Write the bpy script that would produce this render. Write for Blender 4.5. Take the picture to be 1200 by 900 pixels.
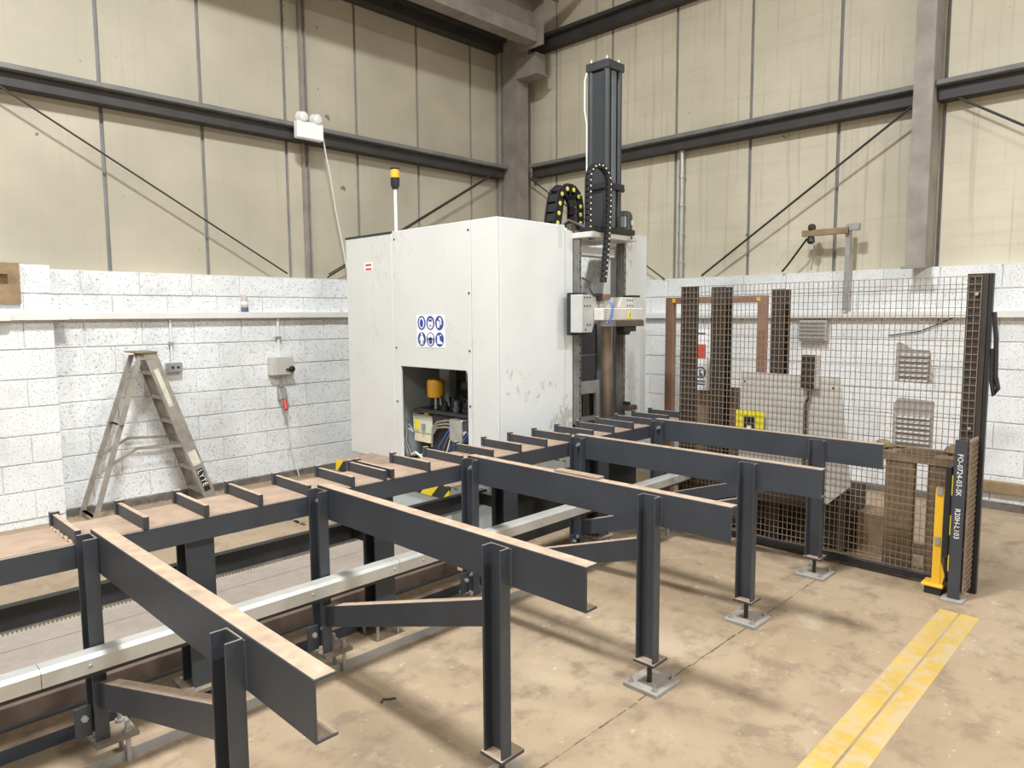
import bpy, math, random
from mathutils import Vector, Matrix
random.seed(7)
for o in list(bpy.data.objects): bpy.data.objects.remove(o)
scene = bpy.context.scene
col = scene.collection

# ------------------------------------------------------------------ camera
# world axes: X runs along the left wall, Y towards the left wall, Z up; rows = world axes in (right, up, forward)
RR = ((0.69834507, 0.07359886, 0.71196725), (-0.71573122, 0.06269413, 0.69555608), (-0.00655597, 0.99531535, -0.09645914))
cam = bpy.data.cameras.new('camera')
cam.sensor_width = 36.0
cam.lens = 832 / 1200 * 36.0
cam.clip_end = 100
camo = bpy.data.objects.new('camera', cam); col.objects.link(camo)
camo.matrix_world = Matrix(((RR[0][0], RR[0][1], -RR[0][2], 0), (RR[1][0], RR[1][1], -RR[1][2], 0), (RR[2][0], RR[2][1], -RR[2][2], 1.6), (0, 0, 0, 1)))
scene.camera = camo

# ------------------------------------------------------------------ world, lamps, exposure
w = bpy.data.worlds.new('world'); scene.world = w; w.use_nodes = True
w.node_tree.nodes['Background'].inputs[0].default_value = (.75, .85, 1, 1)
w.node_tree.nodes['Background'].inputs[1].default_value = 0.3
scene.view_settings.view_transform = 'Standard'
scene.view_settings.look = 'None'
scene.view_settings.gamma = 1
scene.view_settings.use_curve_mapping = False
scene.view_settings.exposure = -0.16
LAMPS = [(1.2, 2.2, 6.4), (-4.5, 2.2, 6.4), (1.0, -4.5, 6.3), (-4.5, -4.5, 6.3), (5.0, -4.5, 6.3)]
LAMP_W = (560, 420, 420, 300, 360)

# ------------------------------------------------------------------ materials
M = {}
def mat(name, rgb, rough=.6, metal=0.0, var=.12, scale=6.0, bump=0.0, dust=0.0, dustcol=(.46, .33, .22), spec=.5, emit=None, alpha=None, trans=0.0):
    m = bpy.data.materials.new(name); m.use_nodes = True
    nt = m.node_tree; N = nt.nodes; L = nt.links
    b = N['Principled BSDF']
    b.inputs['Roughness'].default_value = rough
    b.inputs['Metallic'].default_value = metal
    b.inputs['Specular IOR Level'].default_value = spec
    g = N.new('ShaderNodeNewGeometry')
    n = N.new('ShaderNodeTexNoise'); n.inputs['Scale'].default_value = scale; n.inputs['Detail'].default_value = 6
    L.new(g.outputs['Position'], n.inputs['Vector'])
    r = N.new('ShaderNodeMapRange'); r.inputs[1].default_value = .3; r.inputs[2].default_value = .7
    r.inputs[3].default_value = 1 - var; r.inputs[4].default_value = 1 + var
    L.new(n.outputs['Fac'], r.inputs[0])
    mx = N.new('ShaderNodeVectorMath'); mx.operation = 'SCALE'
    mx.inputs[0].default_value = rgb
    L.new(r.outputs[0], mx.inputs['Scale'])
    out = mx.outputs[0]
    if dust > 0:
        s = N.new('ShaderNodeSeparateXYZ'); L.new(g.outputs['True Normal'], s.inputs[0])
        d = N.new('ShaderNodeMapRange'); d.inputs[1].default_value = .75; d.inputs[2].default_value = .95
        L.new(s.outputs['Z'], d.inputs[0])
        n2 = N.new('ShaderNodeTexNoise'); n2.inputs['Scale'].default_value = 9; n2.inputs['Detail'].default_value = 5
        L.new(g.outputs['Position'], n2.inputs['Vector'])
        d2 = N.new('ShaderNodeMapRange'); d2.inputs[1].default_value = .25; d2.inputs[2].default_value = .5
        d2.inputs[3].default_value = dust * .8; d2.inputs[4].default_value = dust
        L.new(n2.outputs['Fac'], d2.inputs[0])
        mu = N.new('ShaderNodeMath'); mu.operation = 'MULTIPLY'
        L.new(d.outputs[0], mu.inputs[0]); L.new(d2.outputs[0], mu.inputs[1])
        dm = N.new('ShaderNodeVectorMath'); dm.operation = 'SCALE'; dm.inputs[0].default_value = dustcol
        r3 = N.new('ShaderNodeMapRange'); r3.inputs[1].default_value = .3; r3.inputs[2].default_value = .7; r3.inputs[3].default_value = .8; r3.inputs[4].default_value = 1.15
        n3 = N.new('ShaderNodeTexNoise'); n3.inputs['Scale'].default_value = 22; n3.inputs['Detail'].default_value = 6
        L.new(g.outputs['Position'], n3.inputs['Vector']); L.new(n3.outputs['Fac'], r3.inputs[0]); L.new(r3.outputs[0], dm.inputs['Scale'])
        mm = N.new('ShaderNodeMix'); mm.data_type = 'RGBA'
        L.new(mu.outputs[0], mm.inputs['Factor']); L.new(out, mm.inputs['A']); L.new(dm.outputs[0], mm.inputs['B'])
        out = mm.outputs['Result']
        rr = N.new('ShaderNodeMapRange'); rr.inputs[3].default_value = rough; rr.inputs[4].default_value = .9
        L.new(mu.outputs[0], rr.inputs[0]); L.new(rr.outputs[0], b.inputs['Roughness'])
    L.new(out, b.inputs['Base Color'])
    if bump:
        bp = N.new('ShaderNodeBump'); bp.inputs['Strength'].default_value = bump; bp.inputs['Distance'].default_value = .01
        L.new(n.outputs['Fac'], bp.inputs['Height']); L.new(bp.outputs[0], b.inputs['Normal'])
    if emit:
        b.inputs['Emission Color'].default_value = (*emit[:3], 1); b.inputs['Emission Strength'].default_value = emit[3]
    if trans: b.inputs['Transmission Weight'].default_value = trans
    M[name] = m
    return m

def ramp(N, L, src, stops):
    r = N.new('ShaderNodeValToRGB'); e = r.color_ramp.elements
    while len(e) < len(stops): e.new(.5)
    for k, (p, c) in enumerate(stops): e[k].position = p; e[k].color = (*c, 1)
    L.new(src, r.inputs[0]); return r.outputs['Color']
def mixc(N, L, fac, a, b, mode='MIX'):
    m = N.new('ShaderNodeMix'); m.data_type = 'RGBA'; m.blend_type = mode
    for s, v in ((m.inputs['Factor'], fac), (m.inputs['A'], a), (m.inputs['B'], b)):
        if hasattr(v, 'links'): L.new(v, s)
        elif isinstance(v, (int, float)): s.default_value = v
        else: s.default_value = (*v, 1)
    return m.outputs['Result']
def noise(N, L, vec, scale, detail=6, rough=.55, sc3=None):
    if sc3:
        mp = N.new('ShaderNodeMapping'); mp.inputs['Scale'].default_value = sc3; L.new(vec, mp.inputs[0]); vec = mp.outputs[0]
    n = N.new('ShaderNodeTexNoise'); n.inputs['Scale'].default_value = scale; n.inputs['Detail'].default_value = detail; n.inputs['Roughness'].default_value = rough
    L.new(vec, n.inputs['Vector']); return n.outputs['Fac']

def block_mat():
    m = bpy.data.materials.new('painted_block'); m.use_nodes = True
    N = m.node_tree.nodes; L = m.node_tree.links; b = N['Principled BSDF']
    g = N.new('ShaderNodeNewGeometry'); P = g.outputs['Position']
    base = ramp(N, L, noise(N, L, P, 2.2, 5), [(.3, (.70, .715, .72)), (.6, (.83, .84, .84))])
    pits = noise(N, L, P, 75, 4, .65)
    pf = ramp(N, L, pits, [(.565, (0, 0, 0)), (.66, (1, 1, 1))])
    c = mixc(N, L, pf, base, (.40, .39, .38))
    big = noise(N, L, P, 1.3, 5, .6)
    gr = ramp(N, L, big, [(.57, (0, 0, 0)), (.74, (.55, .55, .55))])
    c = mixc(N, L, gr, c, (.42, .41, .40))
    L.new(c, b.inputs['Base Color']); b.inputs['Roughness'].default_value = .75
    bp = N.new('ShaderNodeBump'); bp.inputs['Strength'].default_value = .5; bp.inputs['Distance'].default_value = .006; bp.invert = True
    L.new(pf, bp.inputs['Height']); L.new(bp.outputs[0], b.inputs['Normal'])
    M['painted_block'] = m
block_mat()

def clad_mat(name, a, b2, streak):
    m = bpy.data.materials.new(name); m.use_nodes = True
    N = m.node_tree.nodes; L = m.node_tree.links; b = N['Principled BSDF']
    g = N.new('ShaderNodeNewGeometry'); P = g.outputs['Position']
    c = ramp(N, L, noise(N, L, P, .9, 5), [(.3, a), (.7, b2)])
    hs = noise(N, L, P, 3.0, 5, .6, (.35, .35, 5))
    c = mixc(N, L, ramp(N, L, hs, [(.5, (0, 0, 0)), (.75, (.3, .3, .3))]), c, (.42, .37, .28))
    vs = noise(N, L, P, 4.0, 4, .6, (5, 5, .12))
    c = mixc(N, L, ramp(N, L, vs, [(.55, (0, 0, 0)), (.72, (streak, streak, streak))]), c, (.36, .30, .22))
    sp = noise(N, L, P, 9.0, 2, .4)
    c = mixc(N, L, ramp(N, L, sp, [(.765, (0, 0, 0)), (.785, (.8, .8, .8))]), c, (.12, .10, .08))
    L.new(c, b.inputs['Base Color']); b.inputs['Roughness'].default_value = .6
    M[name] = m
clad_mat('clad_left', (.38, .345, .265), (.53, .475, .365), .3)
clad_mat('clad_right', (.51, .46, .35), (.67, .61, .475), .7)

def floor_mat():
    m = bpy.data.materials.new('floor_concrete'); m.use_nodes = True
    N = m.node_tree.nodes; L = m.node_tree.links; b = N['Principled BSDF']
    g = N.new('ShaderNodeNewGeometry'); P = g.outputs['Position']
    c = ramp(N, L, noise(N, L, P, .8, 7, .6), [(.28, (.25, .18, .112)), (.5, (.35, .258, .165)), (.72, (.43, .335, .23))])
    c = mixc(N, L, ramp(N, L, noise(N, L, P, 7, 8, .7), [(.35, (.7, .7, .7)), (.65, (1.15, 1.15, 1.15))]), c, c)
    d = noise(N, L, P, 5, 9, .72)
    c = mixc(N, L, ramp(N, L, d, [(.38, (.7, .7, .7)), (.5, (0, 0, 0))]), c, (.21, .15, .10))
    s = noise(N, L, P, 13, 9, .78)
    c = mixc(N, L, ramp(N, L, s, [(.60, (0, 0, 0)), (.67, (.8, .8, .8))]), c, (.60, .52, .41))
    s2 = noise(N, L, P, 2.3, 6, .7)
    c = mixc(N, L, ramp(N, L, s2, [(.60, (0, 0, 0)), (.75, (.55, .55, .55))]), c, (.52, .45, .35))
    L.new(c, b.inputs['Base Color']); b.inputs['Roughness'].default_value = .62
    bp = N.new('ShaderNodeBump'); bp.inputs['Strength'].default_value = .25; bp.inputs['Distance'].default_value = .01
    L.new(d, bp.inputs['Height']); L.new(bp.outputs[0], b.inputs['Normal'])
    M['floor_concrete'] = m
floor_mat()

def paint_line_mat():
    m = bpy.data.materials.new('worn_yellow'); m.use_nodes = True
    N = m.node_tree.nodes; L = m.node_tree.links; b = N['Principled BSDF']
    g = N.new('ShaderNodeNewGeometry'); P = g.outputs['Position']
    a = ramp(N, L, noise(N, L, P, 3, 4), [(.3, (.46, .30, .06)), (.7, (.60, .40, .10))])
    wear = noise(N, L, P, 11, 8, .7)
    c = mixc(N, L, ramp(N, L, wear, [(.44, (0, 0, 0)), (.60, (.85, .85, .85))]), a, (.46, .36, .23))
    L.new(c, b.inputs['Base Color']); b.inputs['Roughness'].default_value = .6
    M['worn_yellow'] = m
paint_line_mat()

def hazard_mat():
    m = bpy.data.materials.new('hazard_tape'); m.use_nodes = True
    N = m.node_tree.nodes; L = m.node_tree.links; b = N['Principled BSDF']
    g = N.new('ShaderNodeNewGeometry'); s = N.new('ShaderNodeSeparateXYZ'); L.new(g.outputs['Position'], s.inputs[0])
    def mth(op, a, bb):
        k = N.new('ShaderNodeMath'); k.operation = op
        for i, v in enumerate((a, bb)):
            if hasattr(v, 'links'): L.new(v, k.inputs[i])
            else: k.inputs[i].default_value = v
        return k.outputs[0]
    t = mth('ADD', mth('ADD', s.outputs['X'], s.outputs['Y']), mth('MULTIPLY', s.outputs['Z'], 1.0))
    fr = mth('FRACT', mth('MULTIPLY', t, 4.4), 0)
    c = mixc(N, L, mth('GREATER_THAN', fr, .5), (.02, .02, .02), (.80, .60, .02))
    L.new(c, b.inputs['Base Color']); b.inputs['Roughness'].default_value = .5
    M['hazard_tape'] = m
hazard_mat()

def rust_mat(name, a, bcol, scale=8):
    m = bpy.data.materials.new(name); m.use_nodes = True
    N = m.node_tree.nodes; L = m.node_tree.links; b = N['Principled BSDF']
    g = N.new('ShaderNodeNewGeometry'); P = g.outputs['Position']
    c = ramp(N, L, noise(N, L, P, scale, 6, .6), [(.3, a), (.7, bcol)])
    L.new(c, b.inputs['Base Color']); b.inputs['Roughness'].default_value = .75
    M[name] = m
rust_mat('rusty_timber', (.075, .048, .032), (.14, .092, .062))
rust_mat('raw_timber', (.22, .15, .08), (.36, .25, .14), 10)
rust_mat('old_plywood', (.16, .11, .065), (.27, .19, .11), 10)
rust_mat('mesh_wire', (.19, .135, .095), (.28, .21, .15), 20)
rust_mat('beam_paint', (.20, .175, .15), (.30, .265, .23), 5)
rust_mat('beam_grey', (.25, .225, .195), (.36, .33, .29), 5)

mat('steel_dark', (.041, .047, .058), .45, var=.14, scale=5, dust=1.0, dustcol=(.40, .29, .20))
mat('steel_dark_clean', (.041, .047, .058), .42, var=.14, scale=5)
mat('steel_post', (.043, .049, .060), .42, var=.12, scale=6, dust=.55)
mat('dust_sheet', (.31, .22, .155), .9, var=.16, scale=14)
mat('dust_lump', (.40, .28, .19), .95, var=.2, scale=30)
mat('alu_rail', (.52, .51, .47), .5, metal=.45, var=.08, scale=9, spec=.6)
mat('plate_grey', (.33, .32, .30), .5, metal=.2, var=.15, dust=.6, dustcol=(.40, .33, .25))
mat('foot_brown', (.17, .15, .125), .55, metal=.2, var=.25, scale=12, dust=.5)  # browner and darker than plate_grey
mat('tray_grey', (.27, .255, .24), .55, var=.12, scale=3, dust=.35)
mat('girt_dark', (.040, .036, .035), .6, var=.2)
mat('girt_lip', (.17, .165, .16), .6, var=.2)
mat('joint_grey', (.22, .22, .22), .6, var=.15)
mat('trunking', (.74, .73, .70), .5, var=.05, scale=4)
mat('ledge_white', (.74, .73, .70), .6, var=.08)
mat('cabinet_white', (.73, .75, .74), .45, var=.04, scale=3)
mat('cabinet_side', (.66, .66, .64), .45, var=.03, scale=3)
mat('white_plastic', (.85, .85, .84), .4, var=.02)
mat('clear_lens', (.75, .74, .72), .2, var=.05)
mat('black', (.018, .018, .02), .45, var=.1)
mat('black_matte', (.02, .019, .018), .7, var=.15)
mat('charcoal', (.035, .038, .042), .4, var=.1)
mat('chain_dot', (.72, .68, .12), .4, var=.05)
mat('chain_dot_white', (.75, .74, .62), .4, var=.05)
mat('machined', (.50, .49, .46), .35, metal=.8, var=.15, scale=12)
mat('cast_cream', (.62, .59, .53), .5, var=.08)
mat('worn_bronze', (.26, .21, .165), .35, metal=.7, var=.3, scale=7)
mat('brown_steel', (.10, .075, .06), .5, var=.2)
mat('rail_steel', (.21, .20, .19), .4, metal=.4, var=.2, scale=15)
mat('apron_dark', (.030, .032, .036), .4, var=.1)
mat('galv', (.42, .42, .41), .4, metal=.6, var=.12, scale=12)
mat('ladder_alu', (.36, .325, .28), .5, metal=.45, var=.18, scale=14)
mat('sticker', (.62, .60, .50), .6, var=.15, scale=20)
mat('yellow', (.80, .47, .03), .4, var=.06)
mat('yellow_bright', (.85, .72, .03), .4, var=.05)
mat('amber_filter', (.75, .36, .02), .45, var=.08)
mat('amber_lens', (.80, .42, .05), .2, var=.05)
mat('sign_blue', (.025, .05, .30), .4, var=.03)
mat('sign_white', (.85, .86, .85), .4, var=.02)
mat('sign_red', (.62, .05, .04), .5, var=.05)
mat('sign_navy', (.05, .05, .14), .5, var=.05)
mat('blue_hose', (.04, .12, .45), .35, var=.05)
mat('red_plug', (.55, .04, .03), .4, var=.1)
mat('tank', (.60, .60, .50), .3, var=.08)
mat('tank_oil', (.72, .66, .46), .35, var=.06)
mat('inner_grey', (.48, .52, .51), .5, var=.05)
mat('motor_grey', (.12, .135, .14), .45, var=.1)
mat('rust_red', (.24, .13, .085), .6, var=.15)
mat('dark_brown', (.035, .026, .02), .7, var=.25)
mat('louvre', (.36, .345, .33), .5, var=.08)
mat('panel_pale', (.52, .50, .46), .6, var=.06)
mat('roof_sheet', (.40, .38, .35), .7, var=.05)
mat('far_wall', (.52, .47, .37), .7, var=.06)
mat('lamp_lens', (1, 1, 1), .4, var=0, emit=(1, .97, .92, 25))
mat('bottle', (.55, .47, .40), .5, var=.1)
mat('bottle_blue', (.12, .15, .25), .5, var=.1)
mat('cable_white', (.72, .71, .66), .5, var=.03)
mat('chalk', (.80, .80, .78), .8, var=.05)
mat('machined_cream', (.55, .55, .53), .4, metal=.3, var=.08)
mat('crack_dirt', (.15, .11, .075), .95, var=.4, scale=40)
mat('rubble', (.16, .14, .12), .9, var=.3, scale=14)

def scuffs(name, amount):
    m = M[name]; N = m.node_tree.nodes; L = m.node_tree.links; b = N['Principled BSDF']
    src = b.inputs['Base Color'].links[0].from_socket
    g = N.new('ShaderNodeNewGeometry')
    a = noise(N, L, g.outputs['Position'], 2.0, 3, .5); d = noise(N, L, g.outputs['Position'], 24, 7, .75, (1, 1, .6))
    mu = N.new('ShaderNodeMath'); mu.operation = 'MULTIPLY'; L.new(a, mu.inputs[0]); L.new(d, mu.inputs[1])
    f = ramp(N, L, mu.outputs[0], [(.325, (0, 0, 0)), (.375, (amount,)*3)])
    L.new(mixc(N, L, f, src, (.42, .38, .33)), b.inputs['Base Color'])
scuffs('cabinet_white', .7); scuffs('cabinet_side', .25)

# ------------------------------------------------------------------ geometry helpers
class MB:
    def __init__(s): s.v = []; s.f = []; s.sm = False
    def add(s, vs, fs):
        n = len(s.v); s.v += [tuple(p) for p in vs]; s.f += [tuple(i + n for i in q) for q in fs]; return s
    def box(s, x0, x1, y0, y1, z0, z1):
        return s.add([(x0,y0,z0),(x1,y0,z0),(x1,y1,z0),(x0,y1,z0),(x0,y0,z1),(x1,y0,z1),(x1,y1,z1),(x0,y1,z1)],
                     [(0,3,2,1),(4,5,6,7),(0,1,5,4),(1,2,6,5),(2,3,7,6),(3,0,4,7)])
    def cbox(s, c, e1, e2, e3):
        c, e1, e2, e3 = map(Vector, (c, e1, e2, e3)); vs = []
        for a, b in ((-1, 0), (1, 0)):
            for i, j in ((-1,-1),(1,-1),(1,1),(-1,1)): vs.append(c + e1*i + e2*j + e3*a)
        return s.add(vs, [(0,3,2,1),(4,5,6,7),(0,1,5,4),(1,2,6,5),(2,3,7,6),(3,0,4,7)])
    def prism(s, prof, o, eu, ev, ew):
        """extrude 2D profile (u,v) placed at o + u*eu + v*ev along vector ew"""
        o, eu, ev, ew = map(Vector, (o, eu, ev, ew)); n = len(prof)
        a = [o + eu*p + ev*q for p, q in prof]; b = [p + ew for p in a]
        fs = [tuple(range(n))[::-1], tuple(range(n, 2*n))] + [(i, (i+1) % n, n + (i+1) % n, n + i) for i in range(n)]
        if eu.cross(ev).dot(ew) < 0: fs = [q[::-1] for q in fs]
        return s.add(a + b, fs)
    def cyl(s, p0, p1, r, n=12, r1=None):
        p0, p1 = Vector(p0), Vector(p1); d = (p1 - p0).normalized()
        a = d.orthogonal().normalized(); b = d.cross(a); r1 = r if r1 is None else r1
        c0 = [p0 + (a*math.cos(t) + b*math.sin(t))*r for t in [2*math.pi*i/n for i in range(n)]]
        c1 = [p1 + (a*math.cos(t) + b*math.sin(t))*r1 for t in [2*math.pi*i/n for i in range(n)]]
        return s.add(c0 + c1, [tuple(range(n))[::-1], tuple(range(n, 2*n))] + [(i, (i+1) % n, n + (i+1) % n, n + i) for i in range(n)])
    def tube(s, pts, r, n=8):
        pts = [Vector(p) for p in pts]; rings = []; up = None
        for i, p in enumerate(pts):
            d = (pts[min(i+1, len(pts)-1)] - pts[max(i-1, 0)]).normalized()
            if up is None: up = d.orthogonal().normalized()
            up = (up - d*up.dot(d)).normalized(); b = d.cross(up)
            rings.append([p + (up*math.cos(t) + b*math.sin(t))*r for t in [2*math.pi*k/n for k in range(n)]])
        vs = [q for g in rings for q in g]; fs = [tuple(range(n))[::-1], tuple(range(len(vs)-n, len(vs)))]
        for i in range(len(pts)-1):
            for k in range(n): fs.append((i*n+k, i*n+(k+1) % n, (i+1)*n+(k+1) % n, (i+1)*n+k))
        return s.add(vs, fs)
    def lathe(s, c, prof, n=20, axis='Z'):
        vs = []
        for r, h in prof:
            for i in range(n):
                t = 2*math.pi*i/n; a, b = r*math.cos(t), r*math.sin(t)
                vs.append({'Z': (c[0]+a, c[1]+b, c[2]+h), 'Y': (c[0]+a, c[1]-h, c[2]+b), 'X': (c[0]-h, c[1]-a, c[2]+b)}[axis])
        m = len(prof); fs = [tuple(range(n))[::-1], tuple(range((m-1)*n, m*n))]
        for j in range(m-1):
            for i in range(n): fs.append((j*n+i, j*n+(i+1) % n, (j+1)*n+(i+1) % n, (j+1)*n+i))
        return s.add(vs, fs)
    def build(s, name, material, parent=None, bevel=0, smooth=False, kind=None, label=None):
        off = wloc(parent) if parent else (Vector(ORG) if ORG else Vector((0,0,0)))
        me = bpy.data.meshes.new(name)
        me.from_pydata([tuple(Vector(p) - off) for p in s.v], [], s.f); me.update()
        me.materials.append(M[material])
        if smooth:
            for p in me.polygons: p.use_smooth = True
            me.set_sharp_from_angle(angle=math.radians(38))
        o = bpy.data.objects.new(name, me); col.objects.link(o)
        if parent: o.parent = parent
        else: o.location = off
        WL[o.name] = off
        if bevel:
            b = o.modifiers.new('edge', 'BEVEL'); b.width = bevel; b.segments = 1; b.limit_method = 'ANGLE'; b.angle_limit = math.radians(50)
        if kind: o['kind'] = kind
        if label: o['label'] = label
        return o
WL = {}; ORG = None
def wloc(o): return WL[o.name]
def thing(name, label, cat, loc, group=None):
    o = bpy.data.objects.new(name, None); o.empty_display_size = .1; col.objects.link(o); o.location = loc
    WL[o.name] = Vector(loc); o['label'] = label; o['category'] = cat
    if group: o['group'] = group
    return o
def single(mb, name, material, label, cat, loc, group=None, **k):
    global ORG
    ORG = loc; o = mb.build(name, material, None, **k); ORG = None
    o['label'] = label; o['category'] = cat
    if group: o['group'] = group
    return o
def struct(mb, name, material, **k): return mb.build(name, material, None, kind='structure', **k)
def inst(src, parent, dloc, scale=None):
    o = src.copy(); col.objects.link(o); o.parent = parent
    o.location = Vector(src.location) + Vector(dloc)
    if scale: o.scale = scale
    WL[o.name] = wloc(src) + Vector(dloc)
    return o
CH = lambda h, w, t, tw=None: [(0,0),(w,0),(w,t),(tw or t,t),(tw or t,h-t),(w,h-t),(w,h),(0,h)]
def text_mesh(body, name, material, parent, o, eu, ev, size, label=None, lift=.0008, kern=1.0):
    cu = bpy.data.curves.new(name, 'FONT'); cu.body = body; cu.size = size; cu.extrude = .0004; cu.space_character = kern; cu.resolution_u = 2
    to = bpy.data.objects.new(name, cu); col.objects.link(to)
    dg = bpy.context.evaluated_depsgraph_get(); me = bpy.data.meshes.new_from_object(to.evaluated_get(dg))
    bpy.data.objects.remove(to)
    o, eu, ev = Vector(o), Vector(eu), Vector(ev); n = eu.cross(ev)
    mb = MB(); mb.add([o + eu*v.co.x + ev*v.co.y + n*(v.co.z + lift) for v in me.vertices], [tuple(p.vertices) for p in me.polygons])
    return mb.build(name, material, parent, label=label)

# ================================================================== THE ROOM
YL, XR = 6.5, 6.8            # inner faces of the block walls
TOP = 1.985
fl = struct(MB().box(-9, XR + .3, -9, YL + .3, -.2, 0), 'floor', 'floor_concrete')
# expansion joint (a saw cut filled with dirt) and the worn painted walkway line
jb = MB(); random.seed(3)
x = -2.0
while x < 6.6:
    L_ = random.uniform(.05, .12)
    jb.box(x, x + L_, 1.590 + random.uniform(-.004, .003), 1.5955 + random.uniform(-.003, .005), -.003, .0008); x += L_ + random.choice((0, 0, .004, .02))
jb.build('joint_crack', 'crack_dirt', fl, kind='stuff')
for (y0, y1) in ((.757, .842), (.852, .94)): MB().box(-3.0, 4.27, y0, y1, -.002, .002).build('painted_line', 'worn_yellow', fl)

# --- left wall
wl = struct(MB().box(-9, XR + .3, YL + .012, YL + .3, 0, TOP - .01), 'wall_left', 'painted_block')
COURSE = [.055, .275, .488, .706, .924, 1.1365, 1.364, 1.575, 1.787, 1.985]
def blk(h, L_=.432):
    m = MB().box(0, L_, 0, .05, 0, h); return m
protos = {}
def lay_block(parent, along, a, z0, z1, face, length=.432):
    h = round(z1 - z0 - .009, 3); key = (parent.name, h, round(length, 3))
    if along == 'X': loc = (a, face + random.uniform(-.0015, .0015), z0 + .0045)
    else: loc = (face + random.uniform(-.0015, .0015), a, z0 + .0045)
    if key not in protos:
        mb = MB().box(0, length, 0, .05, 0, h) if along == 'X' else MB().box(0, .05, 0, length, 0, h)
        me = bpy.data.meshes.new('block'); bm_v = mb.v
        # chamfer the showing arrises by hand: cheap and shared
        import bmesh
        me.from_pydata(mb.v, [], mb.f); bm = bmesh.new(); bm.from_mesh(me)
        bmesh.ops.bevel(bm, geom=list(bm.edges), offset=.0035, segments=1, affect='EDGES'); bm.to_mesh(me); bm.free()
        me.materials.append(M['painted_block']); protos[key] = me
    o = bpy.data.objects.new('block', protos[key]); col.objects.link(o); o.parent = parent; o.location = loc
    WL[o.name] = Vector(loc)
for c in range(9):
    z0, z1 = COURSE[c], COURSE[c+1]
    if c == 7: z0 = 1.575
    a = 1.49 + (0 if c % 2 else .218)
    if c % 2 == 0: lay_block(wl, 'X', 1.485, z0, z1, YL, .212)
    while a < 5.3:
        lay_block(wl, 'X', a, z0, z1, YL); a += .437
# plinth course of rough mortar and dirt at the floor
MB().box(1.0, XR, YL - .012, YL + .05, 0, .05).build('plinth', 'rubble', wl)
# pier at the left edge of the view
pier = struct(MB().box(.3, 1.47, YL - .088, YL + .05, 0, TOP + .02), 'trim_1', 'painted_block')
for c in range(9):
    z0, z1 = COURSE[c], COURSE[c+1] + (.025 if c == 8 else 0)
    L1 = .40 if c % 2 else .20
    if c >= 7: L1 = .205 if c == 8 else .19
    lay_block(pier, 'X', 1.475 - L1, z0, z1, YL - .1, L1 - .004)
    a = 1.475 - L1 - .437
    while a > .3: lay_block(pier, 'X', a, z0, z1, YL - .1); a -= .437
# --- right wall
wr = struct(MB().box(XR + .012, XR + .3, -9, YL + .3, 0, TOP - .01), 'wall_right', 'painted_block')
RC = [.05, .25, .45, .672, .956, 1.257, 1.56, 1.80, 1.98]
RC = [.055, .275, .49, .71, .925, 1.14, 1.36, 1.575, 1.787, 1.985]
for c in range(9):
    a = .10 + (0 if c % 2 else .218)
    while a < 5.9:
        lay_block(wr, 'Y', a, RC[c], RC[c+1], XR); a += .437
MB().box(XR - .015, XR + .05, -2, YL, 0, .05).build('plinth', 'rubble', wr)
# --- cladding above the blocks: separate sheets with recessed grey joints
CZ0, CZ1 = TOP, 7.2
wlc = struct(MB().box(-9, XR + .3, YL + .125, YL + .25, CZ0, CZ1), 'wall_left_upper', 'joint_grey')
MB().box(-9, XR + .05, YL + .0, YL + .125, TOP - .012, TOP - .002).build('coping', 'ledge_white', wlc)
xs = [1.953 - .822*k for k in range(3, 0, -1)] + [1.953 + .822*k for k in range(6)]
xs = [xs[0] - .822] + xs + [XR + .08]
G = .016
for a, b in zip(xs[:-1], xs[1:]):
    for z0, z1 in ((CZ0, 3.40), (3.40, 7.1)):
        MB().box(a + G, b - G, YL + .10, YL + .125, z0 + .004, z1).build('cladding_panel', 'clad_left', wlc)
wrc = struct(MB().box(XR + .125, XR + .25, -9, YL + .3, CZ0, CZ1), 'wall_right_upper', 'joint_grey')
MB().box(XR + .0, XR + .125, -9, YL + .05, TOP - .012, TOP - .002).build('coping', 'ledge_white', wrc)
ys = [YL + .08, 5.94, 5.087, 4.235, 3.385, 2.53, 1.68, .83, -.02, -.87, -1.72]
for a, b in zip(ys[1:], ys[:-1]):
    for z0, z1 in ((CZ0, 3.42), (3.42, 7.1)):
        MB().box(XR + .10, XR + .125, a + G, b - G, z0 + .004, z1).build('cladding_panel', 'clad_right', wrc)
# rest of the hall (behind the camera) and roof
struct(MB().box(-9.2, -9, -9, YL + .3, 0, 7.2), 'wall_back', 'far_wall')
struct(MB().box(-9, XR + .3, -9.2, -9, 0, 7.2), 'wall_front', 'far_wall')
struct(MB().box(-9.2, XR + .4, -9.2, YL + .4, 7.2, 7.3), 'ceiling', 'roof_sheet')

# --- girts: channels; the lit top lip and shaded web are put into the colours
def girt(n, wall, z, end, lipm='girt_lip'):
    def bx(d0, d1, z0, z1): return MB().box(-6, end, YL - d1, YL - d0, z0, z1) if wall == 'L' else MB().box(XR - d1, XR - d0, -6, end, z0, z1)
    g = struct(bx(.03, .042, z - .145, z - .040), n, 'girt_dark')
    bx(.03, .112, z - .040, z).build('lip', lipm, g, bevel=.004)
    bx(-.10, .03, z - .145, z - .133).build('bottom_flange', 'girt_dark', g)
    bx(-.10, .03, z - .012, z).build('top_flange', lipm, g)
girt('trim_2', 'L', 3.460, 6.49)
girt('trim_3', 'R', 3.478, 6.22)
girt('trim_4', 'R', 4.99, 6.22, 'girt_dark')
girt('trim_5', 'L', 4.99, 6.49, 'girt_dark')  # upper left girt: its shade is put into the dark lip colour
# vertical channel on the left wall
g = struct(MB().prism(CH(.065, .05, .008), (3.755, YL + .10, TOP), (0, -1, 0), (1, 0, 0), (0, 0, 5.0)), 'trim_6', 'beam_grey')
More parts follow.
